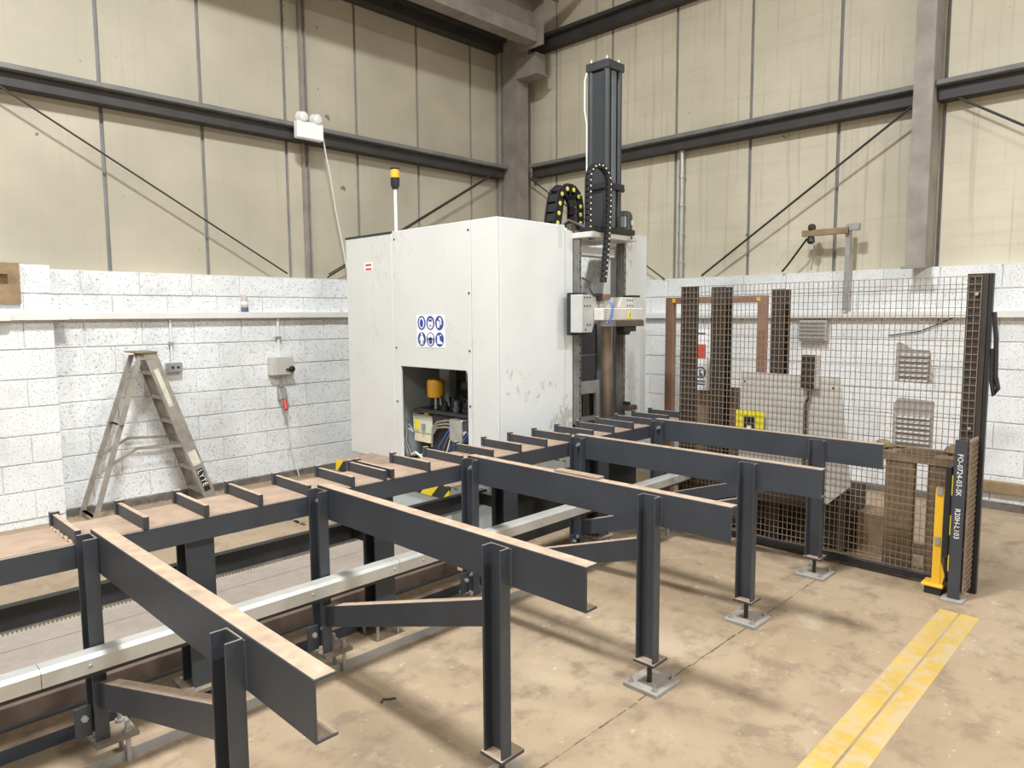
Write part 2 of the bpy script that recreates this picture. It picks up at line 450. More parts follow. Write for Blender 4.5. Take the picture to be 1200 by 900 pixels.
# corner column (H section) with crane bracket
cc = struct(MB().box(6.49, 6.68, YL - .285, YL - .265, 0, 7.1), 'trim_7', 'beam_paint')
MB().box(6.49, 6.68, YL + .05, YL + .07, 0, 7.1).build('flange', 'beam_paint', cc)
MB().box(6.515, 6.53, YL - .265, YL + .05, 0, 7.1).build('web', 'beam_paint', cc)
MB().box(6.484, 6.496, YL + .0, YL + .045, TOP, 7.1).build('edge_strip', 'galv', cc)
MB().box(6.50, 6.67, YL - .58, YL - .287, 4.48, 4.72).build('bracket', 'beam_paint', cc)
MB().box(6.47, 6.70, YL - .62, YL - .287, 4.46, 4.478).build('bracket_plate', 'beam_paint', cc)
# right wall column
rc = struct(MB().box(6.62, 6.635, 1.70, 1.845, TOP, 7.1), 'trim_8', 'beam_grey')
MB().box(6.87, 6.89, 1.70, 1.845, TOP, 7.1).build('flange', 'beam_grey', rc)
MB().box(6.635, 6.87, 1.705, 1.72, TOP, 7.1).build('web', 'beam_paint', rc)
MB().box(6.56, 6.62, 1.68, 1.865, TOP - .02, TOP - .001).build('base_plate', 'beam_grey', rc)
# crane runway girder along the left wall, up at the roof
gd = struct(MB().box(-6, 6.38, 5.78, 5.96, 4.76, 4.785), 'trim_9', 'beam_paint')
MB().box(-6, 6.38, 5.86, 5.88, 4.785, 5.25).build('web', 'beam_paint', gd)
MB().box(-6, 6.38, 5.72, 6.02, 5.25, 5.28).build('top_flange', 'beam_paint', gd)
MB().box(-6, 6.38, 5.78, 5.80, 4.785, 4.90).build('lip', 'beam_paint', gd)
MB().box(6.38, 6.40, 5.70, 6.06, 4.72, 5.30).build('end_plate', 'beam_paint', gd)
for k in range(9): MB().cyl((5.2, 5.62 - .05*k, 5.22 + .03*k), (6.55, 5.62 - .05*k, 5.22 + .03*k), .02, 8).build('conduit', 'rust_red', gd)
# bracing rods
def rod(p0, p1, n, r=.008): return struct(MB().cyl(p0, p1, r, 8), n, 'girt_dark')
rod((1.255, 6.47, 3.298 + .0), (3.489, 6.47, 2.02), 'trim_10')
rod((.2, 6.47, 3.90), (1.255, 6.47, 3.298), 'trim_11')
rod((3.963, 6.52, 2.0), (6.342, 6.45, 3.36), 'trim_12')
rod((3.963, 6.49, 2.03), (6.30, 6.42, 3.36), 'trim_13')
rod((6.78, 3.83, 2.0), (6.70, 1.85, 3.32), 'trim_14', .011)
rod((6.78, 1.62, 3.37), (6.78, .90, 2.89), 'trim_15', .010)
rod((6.76, 6.32, 3.36), (6.78, 4.28, 1.98), 'trim_16')
# vertical service pipe on the right wall
pp = struct(MB().cyl((6.84, 4.12, TOP), (6.84, 4.12, 3.39), .028, 10), 'trim_17', 'galv', smooth=True)
for z in (2.15, 2.45, 2.75, 3.05, 3.3): MB().cyl((6.84, 4.12, z), (6.84, 4.12, z + .03), .036, 10).build('pipe_clip', 'galv', pp)
# white wall trunking (dado) on both walls
t = struct(MB().box(-2, 5.2, YL - .07, YL + .0, 1.588, 1.645), 'trim_18', 'trunking', bevel=.004)
MB().box(.3, 1.56, YL - .17, YL - .07, 1.588, 1.645).build('trunking_run', 'trunking', t)
MB().box(.3, 1.18, YL - .19, YL - .171, 1.583, 1.65).build('trunking_cover', 'trunking', t)
t = struct(MB().box(XR - .07, XR, -2, 5.9, 1.555, 1.612), 'trim_19', 'trunking', bevel=.004)
# timber pad on the pier
t = struct(MB().box(.9, 1.265, YL - .135, YL - .1, 1.71, 2.012), 'trim_20', 'raw_timber')
MB().box(.9, 1.19, YL - .20, YL - .136, 1.925, 1.955).build('batten', 'yellow', t).data.materials[0] = M['raw_timber']
# timber rail low on the right wall
struct(MB().box(XR - .06, XR, -1.6, 1.60, .15, .235), 'trim_21', 'raw_timber', bevel=.003)

# --- high bay lamps (hang from the roof; they light the hall)
for i, ((lx, ly, lz), pw) in enumerate(zip(LAMPS, LAMP_W)):
    t = thing('high_bay_lamp', 'round white high bay lamp hanging from the roof', 'ceiling lamp', (lx, ly, lz), 'high bay lamps')
    MB().lathe((lx, ly, lz), [(.02, .35), (.12, .34), (.20, .2), (.43, .06), (.43, .02)], 24).build('housing', 'white_plastic', t, smooth=True)
    MB().cyl((lx, ly, lz + .012), (lx, ly, lz + .018), .40, 24).build('lens', 'lamp_lens', t)
    MB().cyl((lx, ly, lz + .35), (lx, ly, 7.2), .01, 6).build('hanger', 'galv', t)
    ld = bpy.data.lights.new('lamp_light', 'AREA'); ld.shape = 'DISK'; ld.size = .8; ld.energy = pw; ld.color = (.93, .97, 1.0)
    lo = bpy.data.objects.new('lamp_light', ld); col.objects.link(lo); lo.parent = t; lo.location = (0, 0, -.002)

# ================================================================== CONVEYOR
YC = 2.795
cv = thing('infeed_conveyor', 'long dark grey steel conveyor beam with cross ribs running in front of the white machine', 'conveyor', (2.0, 2.95, 0))
X0, X1 = -1.2, 4.85
# main beam: a wide channel lying on its web, flanges down
MB().prism([(0, 0), (.008, 0), (.008, .078), (.302, .078), (.302, 0), (.31, 0), (.31, .088), (0, .088)], (X0, YC, .721), (0, 1, 0), (0, 0, 1), (X1 - X0, 0, 0)).build('main_beam', 'steel_dark', cv, bevel=.002)
MB().box(X0, X1, YC + .008, YC + .30, .8095, .8115).build('dust_layer', 'dust_sheet', cv)
random.seed(5)
ribp = tabp = dstp = None
for k in range(0, 19):
    dx = .2255*k
    if k == 0:
        ribp = MB().box(.662, .682, YC - .003, YC + .315, .8118, .858).build('rib', 'steel_dark', cv, bevel=.0015)
        tabp = MB().box(.655, .688, YC + .295, YC + .317, .8118, .868).build('rib_lug', 'steel_dark', cv, bevel=.0015)
        d = MB(); y = YC + .02
        while y < YC + .29:
            L_ = random.uniform(.02, .05); h = random.uniform(.003, .009); d.prism([(0, 0), (L_, 0), (L_*.7, h), (L_*.3, h)], (.650, y, .8116), (0, 1, 0), (0, 0, 1), (.0125, 0, 0)); y += L_ + random.uniform(0, .02)
        dstp = d.build('dust_ridge', 'dust_lump', cv, kind='stuff')
    else:
        inst(ribp, cv, (dx, 0, 0)); inst(tabp, cv, (dx, 0, 0)); inst(dstp, cv, (dx, 0, 0), (1, 1, random.uniform(.8, 1.0)))
    if k == 6: inst(ribp, cv, (dx - .045, 0, 0)); inst(tabp, cv, (dx - .045, 0, 0))
# legs (H section) between the arms
def hsec(mb, x, y, w, d, z0, z1, t=.009):
    mb.box(x, x + w, y, y + t, z0, z1); mb.box(x, x + w, y + d - t, y + d, z0, z1); mb.box(x + w/2 - t/2, x + w/2 + t/2, y + t, y + d - t, z0, z1); return mb
for k in range(-1, 4):
    x = 1.056 + .895*k
    hsec(MB(), x, 2.85, .113, .105, .10, .799).build('leg', 'steel_dark_clean', cv)
    MB().box(x - .03, x + .143, 2.82, 2.99, .085, .10).build('leg_plate', 'foot_brown', cv)
    for sx, sy in ((0, 0), (1, 0), (0, 1), (1, 1)): MB().cyl((x - .005 + .12*sx, 2.84 + .12*sy, 0), (x - .005 + .12*sx, 2.84 + .12*sy, .11), .008, 8).build('levelling_screw', 'galv', cv)
# lower measuring beam with a toothed rack under it
MB().prism(CH(.086, .05, .007), (X0, 3.10, .452), (0, 1, 0), (0, 0, 1), (X1 - 1.9 - X0, 0, 0)).build('lower_beam', 'steel_dark_clean', cv, bevel=.002)
mb = MB(); mb.box(X0, X1 - 1.9, 3.112, 3.135, .440, .4515)
x = -.2
while x < 2.9: mb.prism([(0, 0), (.009, 0), (.0065, -.010), (.0025, -.010)], (x, 3.112, .440), (1, 0, 0), (0, 0, 1), (0, .023, 0)); x += .0145
mb.build('rack', 'galv', cv, kind='stuff')
for k in range(-1, 3):
    x = 1.09 + .895*k
    MB().box(x, x + .05, 2.955, 3.10, .46, .53).build('rack_bracket', 'steel_dark_clean', cv)
# aluminium guide rail in front of the rear posts, in joined lengths
PR = [(0, 0), (.005, 0), (.005, .046), (.018, .055), (.060, .055), (.060, .0), (.065, 0), (.065, .062), (.014, .062), (0, .050)]
for a, b in ((X0, .50), (.502, 1.93), (1.932, 3.36), (3.362, 4.55)):
    s_ = MB().prism(PR, (a, 2.625, .405), (0, 1, 0), (0, 0, 1), (b - a, 0, 0)).build('guide_rail', 'alu_rail', cv)
    x = a + .14
    while x < b: MB().lathe((x, 2.625, .432), [(.007, 0), (.007, .003), (.003, .005)], 8, 'Y').build('rail_screw', 'galv', s_); x += .42
MB().box(X0, 4.55, 2.635, 2.685, .388, .405).build('rail_support', 'black_matte', cv)

# floor members under the conveyor
tr = thing('chip_tray', 'grey sheet metal tray strips on the floor under the conveyor', 'tray', (1.0, 3.9, 0))
MB().box(X0, 2.86, 3.97, 4.19, .0, .03).build('tray_strip', 'tray_grey', tr)
MB().prism([(0, 0), (.34, 0), (.34, .03), (.02, .012), (0, .03)], (X0, 3.625, .0), (0, 1, 0), (0, 0, 1), (2.86 - X0, 0, 0)).build('tray_strip', 'tray_grey', tr)
single(MB().box(X0, 2.85, 3.27, 3.50, .0, .085), 'timber_sleeper', 'rusty_timber', 'long brown timber lying on the floor under the conveyor', 'timber', (1, 3.4, 0), bevel=.004)
single(MB().prism([(0, 0), (.14, 0), (.14, .05), (.07, .05), (.07, .055), (0, .055)], (X0, 3.0, .0), (0, 1, 0), (0, 0, 1), (4.0, 0, 0)), 'base_channel', 'steel_dark', 'dark steel channel on the floor bolted along the conveyor posts', 'steel channel', (1, 3, 0))
single(MB().box(X0, 2.85, 3.16, 3.262, .0, .012), 'shade_strip', 'black_matte', 'flat black strip standing in for the shadow along the brown timber', 'shade strip', (1, 3.2, 0))  # dark strip added in place of the shadow gap under the conveyor
an = thing('floor_angle', 'flat steel angle with small bolts on the floor before the conveyor posts', 'steel angle', (1, 2.73, 0))
MB().prism([(0, 0), (.05, 0), (.05, .006), (.006, .006), (.006, .035), (0, .035)], (X0, 2.715, .0), (0, 1, 0), (0, 0, 1), (5.4, 0, 0)).build('angle', 'plate_grey', an)
for k in range(18): MB().lathe((-.2 + .245*k, 2.745, .006), [(.010, 0), (.010, .007), (.005, .013)], 8).build('bolt', 'galv', an)

# ================================================================== TRANSFER ARMS
AT, AB = .855, .712
LBL = ['dark steel transfer arm whose post foot stands farthest from the mesh fence',
       'dark steel transfer arm, fourth from the mesh fence',
       'dark steel transfer arm carrying a short loose flat bar',
       'dark steel transfer arm, second from the mesh fence',
       'dark steel transfer arm nearest the mesh fence, right beside it']
def make_arm(k):
    X = .71 + .9*k if k < 4 else .71 + .9*k
    t = thing('transfer_arm', LBL[k], 'support arm', (X, 2.0, 0), 'transfer arms of the conveyor')
    # horizontal channel: web on the -X side, flanges to +X
    MB().prism(CH(AT - AB, .055, .008, .006), (X, 1.27, AB), (1, 0, 0), (0, 0, 1), (0, 2.79 - 1.27, 0)).build('arm', 'steel_dark', t, bevel=.002)
    # posts: small channels, web against the arm, flanges to -X
    for (yc, z0, nm) in ((1.63, .125, 'post'), (2.745, .115, 'rear_post')):
        MB().prism([(0, 0), (0, -.046), (.007, -.046), (.007, -.007), (.083, -.007), (.083, -.046), (.09, -.046), (.09, 0)], (X - .001, yc - .045, z0), (0, 1, 0), (1, 0, 0), (0, 0, .843 - z0)).build(nm, 'steel_post', t, bevel=.0015)
    # near foot: cap plate, screw, base plate with bolts
    cx, cy = X - .023, 1.63
    MB().box(X - .055, X + .055, cy - .052, cy + .052, .113, .125).build('cap_plate', 'steel_dark', t, bevel=.001)
    MB().cyl((cx + .02, cy, .02), (cx + .02, cy, .113), .011, 10).build('levelling_screw', 'black', t, smooth=True)
    bp = MB().box(X - .08, X + .11, cy - .085, cy + .085, .0, .018).build('base_plate', 'plate_grey', t, bevel=.002)
    for sx, sy in ((-.055, -.06), (.085, -.06), (-.055, .06), (.085, .06)):
        MB().lathe((X + sx, cy + sy, .018), [(.014, 0), (.014, .003), (.010, .003), (.010, .012), (.005, .012), (.005, .024)], 6).build('anchor_bolt', 'galv', bp)
    # rear foot plate + screws
    rp = MB().box(X - .055, X + .085, 2.67, 2.81, .100, .115).build('rear_foot_plate', 'foot_brown', t, bevel=.002)
    for sx, sy in ((.055, 2.70), (.055, 2.785)):
        MB().lathe((X + sx, sy, 0), [(.009, 0), (.009, .115), (.017, .115), (.017, .127), (.009, .127), (.009, .15)], 8).build('levelling_screw', 'galv', rp)
    # bolted lug down at the rear post
    lg = MB().box(X - .10, X - .048, 2.735, 2.745, .13, .24).build('lug', 'steel_dark_clean', t)
    MB().lathe((X - .07, 2.735, .20), [(.012, 0), (.012, .01), (.006, .01), (.006, .018)], 6, 'Y').build('lug_bolt', 'galv', lg)
    MB().lathe((X - .008, 2.75, .21), [(.013, 0), (.013, .01), (.007, .01), (.007, .02)], 6, 'X').build('post_bolt', 'galv', t)
    # top bolt through the rear post
    b = MB(); b.lathe((X - .008, 2.745, .795), [(.016, 0), (.016, .004), (.012, .004), (.012, .016), (.007, .016), (.007, .026)], 6, 'X'); b.build('top_bolt', 'galv', t)
    # weld seams where the near post meets the arm
    MB().prism([(0, 0), (-.005, 0), (-.003, -.004), (0, -.006)], (X, 1.585, .715), (1, 0, 0), (0, 1, 0), (0, 0, .125)).build('weld_seam', 'steel_post', t)
    # sloping brace channel
    p0, p1 = Vector((X - .030, 2.70, .235)), Vector((X - .030, 1.675, .557))
    d = p1 - p0
    MB().prism([(0, 0), (.05, 0), (.05, .007), (.007, .007), (.007, .087), (.05, .087), (.05, .094), (0, .094)], p0, (1, 0, 0), (0, 0, 1), d).build('brace', 'steel_dark', t, bevel=.0015)
    return t
arms = [make_arm(k) for k in range(5)]
single(MB().box(2.525, 2.575, 1.93, 2.19, .8555, .8655), 'flat_bar', 'dust_sheet', 'short loose dusty flat bar lying on a transfer arm', 'steel bar', (2.54, 2.0, .8555), bevel=.001)

# ================================================================== THE WHITE MACHINE
XM, YF, ZT = 3.25, 3.30, 2.232
mc = thing('drilling_machine', 'tall white enclosed beam drilling machine with a vertical black ram on top', 'machine', (4.1, 4.1, 0))
BZ = .478
# plinth of the machine
MB().box(3.33, 4.93, 3.36, 5.0, 0, BZ - .012).build('base', 'black_matte', mc, bevel=.005)
bb = MB().box(2.93, 3.328, 3.42, 4.76, .10, .495).build('apron_box', 'inner_grey', mc, bevel=.003)
MB().box(2.915, 2.929, 3.42, 4.76, .415, .50).build('hazard_strip', 'hazard_tape', bb)
MB().box(2.92, 3.335, 3.42, 4.76, .4955, .5005).build('dusty_lid', 'dust_sheet', bb)
MB().box(3.0, 3.3, 3.5, 4.7, 0, .10).build('apron_foot', 'black_matte', bb)
# door on the side facing the ladder
dr = MB().box(XM, XM + .025, 4.434, 5.055, BZ, 2.218).build('door', 'cabinet_side', mc, bevel=.004)
MB().box(XM - .004, XM + .60, 4.436, 5.06, 2.2185, 2.234).build('door_cap', 'charcoal', mc, bevel=.003)
MB().box(XM + .03, XM + .60, 5.03, 5.055, BZ, 2.218).build('rear_panel', 'cabinet_side', mc)
hd = MB(); hd.prism([(0, 0), (.03, .02), (.036, .05), (.036, .14), (.03, .17), (0, .19), (0, .175), (.018, .15), (.018, .04), (0, .015)], (XM + .10, 5.056, 1.26), (0, 1, 0), (0, 0, 1), (.04, 0, 0))
hd.build('door_handle', 'black', dr)
# main side panel with the service opening
MB().prism([(3.556, BZ), (3.60, BZ), (3.60, 1.20), (3.615, 1.222), (4.355, 1.222), (4.355, BZ), (4.428, BZ), (4.428, ZT), (3.556, ZT)], (XM, 0, 0), (0, 1, 0), (0, 0, 1), (.022, 0, 0)).build('side_panel', 'cabinet_side', mc, bevel=.003)
MB().box(XM, XM + .10, 3.60, 4.355, BZ, .505).build('sill', 'cabinet_white', mc)
MB().box(XM, XM + .022, YF, 3.551, BZ, ZT).build('corner_panel', 'cabinet_side', mc, bevel=.003)
MB().box(XM + .0225, 3.925, YF, YF + .022, BZ, ZT).build('front_panel', 'cabinet_white', mc, bevel=.003)
MB().box(3.929, 4.022, YF + .006, YF + .03, BZ, ZT - .03).build('front_strip', 'cabinet_white', mc, bevel=.003)
MB().box(4.665, 4.957, YF, YF + .022, BZ, ZT).build('front_panel', 'cabinet_white', mc, bevel=.003)
MB().box(4.935, 4.957, YF + .0225, 5.0, BZ, ZT).build('end_panel', 'cabinet_side', mc)
MB().box(XM + .03, 3.985, YF + .03, 5.0, ZT - .03, ZT - .012).build('roof_panel', 'cabinet_white', mc)
MB().box(4.665, 4.93, YF + .03, 5.0, ZT - .03, ZT - .012).build('roof_panel', 'cabinet_white', mc)
MB().box(3.99, 4.66, 4.3, 5.0, ZT - .03, ZT - .012).build('roof_panel', 'cabinet_white', mc)
MB().box(XM + .7, 4.93, 4.98, 5.0, BZ, ZT - .03).build('rear_panel', 'cabinet_side', mc)
for sx in (3.965, 4.668): MB().box(sx, sx + .02, YF + .031, 4.2, BZ, ZT - .031).build('bay_wall', 'cabinet_white', mc)
# panel screws and labels
for y, z in ((3.575, 2.17), (3.575, 1.75), (3.575, 1.36), (3.575, .98), (4.40, 2.17), (4.40, 1.36), (4.40, .95), (3.575, .62)):
    MB().lathe((XM, y, z), [(.008, 0), (.008, .003), (.004, .004)], 8, 'X').build('panel_screw', 'black', mc)
lb = MB().box(XM - .0015, XM - .0002, 4.684, 4.797, 1.95, 2.02).build('label_plate', 'sign_white', dr)
for z0 in (1.992, 1.960): MB().box(XM - .0025, XM - .0015, 4.70, 4.78, z0, z0 + .014).build('label_band', 'sign_red', dr)
# mandatory signs: white plate, six blue discs with white pictograms
sg = MB().box(XM - .002, XM - .0002, 3.83, 4.145, 1.372, 1.607).build('safety_sign', 'sign_white', mc, label='white safety sign with six blue round pictograms')
def sgp(u, v): return (XM - .0, 4.145 - u, 1.372 + v)     # u to the right, v up as one looks at the sign
def flat(pts, lift, name, m_, parent): MB().prism([(p, q) for p, q in pts], (XM - lift, 4.145, 1.372), (0, -1, 0), (0, 0, 1), (-.0006, 0, 0)).build(name, m_, parent)
def ell(cx, cy, rx, ry, n=20): return [(cx + rx*math.cos(2*math.pi*i/n), cy + ry*math.sin(2*math.pi*i/n)) for i in range(n)]
for r in range(2):
    for c in range(3):
        cx, cy = .0575 + .100*c, .176 - .117*r
        flat(ell(cx, cy, .046, .051, 24), .0022, 'sign_disc', 'sign_blue', sg)
        P_ = []; D_ = []
        if r == 0 and c == 0: P_ = [ell(cx, cy, .031, .040)]; D_ = [ell(cx, cy - .002, .020, .030)]
        if r == 0 and c == 1: P_ = [ell(cx, cy - .004, .031, .038)]; D_ = [[(cx - .021, cy + .010), (cx + .021, cy + .010), (cx + .016, cy + .026), (cx - .016, cy + .026)], [(cx - .012, cy - .025), (cx + .012, cy - .025), (cx, cy - .008)]]
        if r == 0 and c == 2: P_ = [[(cx - .026, cy + .012), (cx - .012, cy + .016), (cx + .004, cy + .010), (cx + .006, cy - .014), (cx - .002, cy - .034), (cx - .020, cy - .034), (cx - .026, cy - .014)], [(cx - .006, cy + .036), (cx + .012, cy + .040), (cx + .024, cy + .026), (cx + .024, cy - .012), (cx + .014, cy - .014), (cx + .012, cy + .018), (cx - .004, cy + .020)]]
        if r == 1 and c == 0: P_ = [ell(cx, cy + .036, .009, .010), [(cx - .014, cy + .025), (cx + .014, cy + .025), (cx + .028, cy - .008), (cx + .021, cy - .011), (cx + .013, cy + .006), (cx + .016, cy - .040), (cx + .004, cy - .040), (cx, cy - .006), (cx - .004, cy - .040), (cx - .016, cy - .040), (cx - .013, cy + .006), (cx - .021, cy - .011), (cx - .028, cy - .008)]]
        if r == 1 and c == 1: P_ = [[(cx - .036, cy + .008), (cx + .036, cy + .008), (cx + .026, cy + .034), (cx + .010, cy + .044), (cx - .010, cy + .044), (cx - .026, cy + .034)], ell(cx, cy - .014, .028, .030)]; D_ = [ell(cx, cy - .012, .020, .023), [(cx - .028, cy + .0), (cx + .028, cy + .0), (cx + .028, cy + .008), (cx - .028, cy + .008)]]
        if r == 1 and c == 2: P_ = [[(cx - .024, cy + .028), (cx - .002, cy + .028), (cx + .002, cy - .004), (cx + .032, cy - .022), (cx + .032, cy - .032), (cx - .026, cy - .030)], [(cx + .002, cy + .036), (cx + .022, cy + .032), (cx + .018, cy + .026), (cx + .006, cy + .028)]]
        for p in P_: flat(p, .0029, 'pictogram', 'sign_white', sg)
        for p in D_: flat(p, .0036, 'pictogram_inset', 'sign_blue', sg)
# inside the service opening: hydraulic pack
MB().box(3.9, 3.92, 3.58, 4.6, .48, 1.30).build('inner_panel', 'inner_grey', mc)
MB().box(XM + .024, 3.9, 4.50, 4.52, .48, 1.30).build('inner_panel', 'inner_grey', mc)
MB().box(XM + .024, 3.9, 3.56, 4.52, 1.30, 1.32).build('inner_panel', 'apron_dark', mc)
MB().box(XM + .024, 3.9, 3.56, 3.575, .48, 1.30).build('inner_panel', 'apron_dark', mc)
MB().box(3.60, 3.66, 4.20, 4.32, .48, 1.30).build('inner_post', 'inner_grey', mc)
MB().box(3.66, 3.89, 3.60, 4.19, .92, 1.29).build('switch_panel', 'apron_dark', mc)
MB().box(3.62, 3.66, 3.98, 4.03, 1.08, 1.25).build('valve_stem', 'machined', mc)
MB().box(3.60, 3.66, 3.90, 4.06, 1.04, 1.09).build('valve_block', 'motor_grey', mc)
pk = MB().box(3.36, 3.70, 3.62, 4.13, .495, .868).build('power_pack', 'black_matte', mc, bevel=.01)
MB().box(3.35, 3.72, 3.61, 4.34, .869, .893).build('pack_top', 'black', mc, bevel=.004)
fp = MB().lathe((3.46, 4.195, .893), [(.018, 0), (.018, .01), (.012, .012), (.012, .085)], 12).build('filter_pipe', 'machined', mc, smooth=True)
MB().lathe((3.46, 4.195, .976), [(.045, 0), (.066, .006), (.068, .12), (.060, .138), (.025, .15)], 22).build('oil_filter', 'amber_filter', mc, smooth=True)
random.seed(11)
for k in range(7):
    y = 3.66 + .063*k; x = 3.42 + .03*(k % 2)
    MB().lathe((x, y, .894), [(.026, 0), (.026, .03), (.018, .035), (.018, .06 + .02*(k % 3)), (.008, .065 + .02*(k % 3))], 12).build('valve', ('black', 'motor_grey', 'black')[k % 3], mc, smooth=True)
    MB().tube([(x, y, .95 + .02*(k % 3)), (x - .02, y + .02, 1.0 + .012*(k % 2)), (x + .02, y + .07, .985), (x + .06, y + .09, .90)], .009, 6).build('black_hose', 'black', mc, smooth=True)
# clear reservoir with a yellow label, bracket and filler cap
rs = MB().box(3.38, 3.50, 4.145, 4.375, .63, .70).build('reservoir_oil', 'tank_oil', mc, bevel=.006)
MB().box(3.376, 3.504, 4.141, 4.379, .702, .835).build('reservoir', 'tank', mc, bevel=.006)
MB().box(3.3735, 3.3755, 4.305, 4.355, .722, .80).build('reservoir_label', 'yellow_bright', mc)
MB().box(3.374, 3.502, 4.15, 4.37, .836, .846).build('reservoir_lid', 'plate_grey', mc)
MB().lathe((3.42, 4.27, .846), [(.022, 0), (.022, .03), (.015, .035)], 12).build('filler_cap', 'black', mc, smooth=True)
MB().box(3.385, 3.425, 4.20, 4.25, .847, .862).build('filler_tab', 'yellow_bright', mc)
MB().lathe((3.372, 4.24, .73), [(.018, 0), (.018, .05)], 12).build('level_gauge', 'machined', mc, smooth=True)
for k, dz in enumerate((0, .03, .06)):
    MB().tube([(3.34, 4.105, .62 + dz), (3.33, 4.085, .72 + dz*.8), (3.33, 4.03, .775 + dz*.7), (3.33, 3.93, .79 + dz*.8), (3.34, 3.84, .785 + dz)], .008, 6).build('steel_hose', 'machined', mc, smooth=True)
MB().box(3.30, 3.358, 3.72, 3.86, .70, .86).build('manifold', 'machined', mc, bevel=.004)
random.seed(4)
for k in range(7):
    y = 3.72 + .035*k
    MB().tube([(3.32, y - .05, .78), (3.31, y, .71), (3.315, y + .05 + random.uniform(-.02, .02), .64), (3.33, y + .09, .56)], .006, 6).build('small_hose', ('blue_hose', 'cable_white', 'motor_grey')[k % 3], mc, smooth=True)
for k in range(4):
    MB().tube([(3.36, 4.42 - .02*k, .52), (3.345, 4.44 - .01*k, .63), (3.35, 4.40, .73 + .02*k), (3.372, 4.36, .70)], .007, 6).build('drain_hose', ('cable_white', 'motor_grey')[k % 2], mc, smooth=True)
for k in range(3): MB().tube([(3.34, 4.36 - .1*k, .53), (3.32, 4.28 - .1*k, .56), (3.33, 4.20 - .1*k, .525)], .008, 6).build('drain_hose', 'cable_white', mc, smooth=True)
# beacon
bc = MB().cyl((3.32, 4.467, 2.20), (3.32, 4.467, 2.58), .012, 10).build('beacon_pole', 'white_plastic', mc, smooth=True)
MB().lathe((3.32, 4.467, 2.555), [(.020, 0), (.030, .02), (.034, .03), (.034, .085)], 18).build('beacon_base', 'black', mc, smooth=True)
MB().lathe((3.32, 4.467, 2.640), [(.034, 0), (.034, .058)], 18).build('beacon_lens', 'amber_lens', mc, smooth=True)
MB().lathe((3.32, 4.467, 2.698), [(.035, 0), (.035, .014), (.025, .018)], 18).build('beacon_cap', 'black', mc, smooth=True)

# ---- vertical feed unit between the two front panels
for x, nm in ((3.99, 'a'), (4.540, 'b')):
    MB().box(x + .038, x + .070, 3.2755, YF + .03, .79, 2.20).build('guide_column', 'rail_steel', mc, bevel=.003)
    rl = MB().box(x + .040, x + .068, 3.255, 3.275, .80, 2.19).build('guide_rail', 'rail_steel', mc, bevel=.002)
    z = .84
    while z < 2.17: MB().lathe((x + .054, 3.255, z), [(.008, .0), (.008, .001)], 8, 'Y').build('rail_hole', 'black', rl); z += .06
MB().box(3.992, 4.655, 3.80, 3.82, 1.56, 2.20).build('bay_back', 'machined_cream', mc)
MB().box(4.07, 4.52, 3.30, 3.42, 2.035, 2.10).build('cross_beam', 'cabinet_white', mc, bevel=.004)
MB().prism([(4.40, 1.60), (4.52, 1.60), (4.52, 2.03), (4.47, 2.03)], (0, 3.34, 0), (1, 0, 0), (0, 0, 1), (0, .02, 0)).build('gusset', 'cabinet_white', mc)
MB().box(3.992, 4.655, 3.72, 3.74, BZ, 1.56).build('bay_back', 'apron_dark', mc)
MB().box(4.07, 4.36, 3.36, 3.38, 1.10, 1.53).build('apron_sheet', 'apron_dark', mc)
MB().box(4.07, 4.36, 3.35, 3.36, 1.29, 1.30).build('apron_fold', 'motor_grey', mc)
# plate with a rounded window
W0, W1, H0, H1 = 4.12, 4.40, .80, 1.098
mb = MB()
mb.box(4.07, W1, 3.35, 3.372, 1.0, H1); mb.box(4.07, 4.13, 3.35, 3.372, .79, 1.0); mb.box(4.13, W1, 3.35, 3.372, .79, .825); mb.box(4.36, W1, 3.35, 3.372, .825, 1.0)
mb.build('window_plate', 'galv', mc)
MB().box(4.13, 4.29, 3.44, 3.46, .81, 1.02).build('bay_light_panel', 'panel_pale', mc)
MB().box(4.365, 4.43, 3.40, 3.42, .80, 1.53).build('wiper_strip', 'black', mc)
mb = MB()
for z in [.86 + .07*i for i in range(9)]: MB().lathe((4.40, 3.40, z), [(.007, 0), (.007, .004)], 8, 'Y').build('wiper_screw', 'galv', mc)
pr = []
for i in range(9): a = math.pi*i/8; pr.append((4.495 - .062*math.cos(a), -.06*math.sin(a)))
MB().prism(pr, (0, 3.36, .80), (1, 0, 0), (0, 1, 0), (0, 0, .72)).build('spindle_cover', 'worn_bronze', mc, smooth=True)
# carriage
MB().box(3.885, 4.06, 3.205, 3.2545, 1.455, 1.755).build('carriage_back', 'black', mc, bevel=.006)
cb = MB().prism([(3.87, 1.475), (3.985, 1.475), (4.01, 1.54), (4.06, 1.57), (4.06, 1.655), (4.035, 1.735), (3.87, 1.74)], (0, 3.10, 0), (1, 0, 0), (0, 0, 1), (0, .104, 0)).build('carriage_block', 'machined_cream', mc, bevel=.004)
for x, z in ((3.90, 1.72), (3.93, 1.72), (3.96, 1.72), (3.90, 1.66), (3.93, 1.66), (3.96, 1.66), (3.93, 1.53), (3.96, 1.53), (3.91, 1.495)):
    MB().lathe((x, 3.10, z), [(.007, 0), (.007, .002)], 8, 'Y').build('block_screw', 'charcoal', cb)
cb = MB().prism([(4.29, 1.647), (4.345, 1.727), (4.49, 1.727), (4.49, 1.647)], (0, 3.10, 0), (1, 0, 0), (0, 0, 1), (0, .112, 0)).build('carriage_block', 'cast_cream', mc, bevel=.004)
for x in (4.41, 4.44, 4.47):
    for z in (1.665, 1.705): MB().lathe((x, 3.10, z), [(.007, 0), (.007, .002)], 8, 'Y').build('block_screw', 'charcoal', cb)
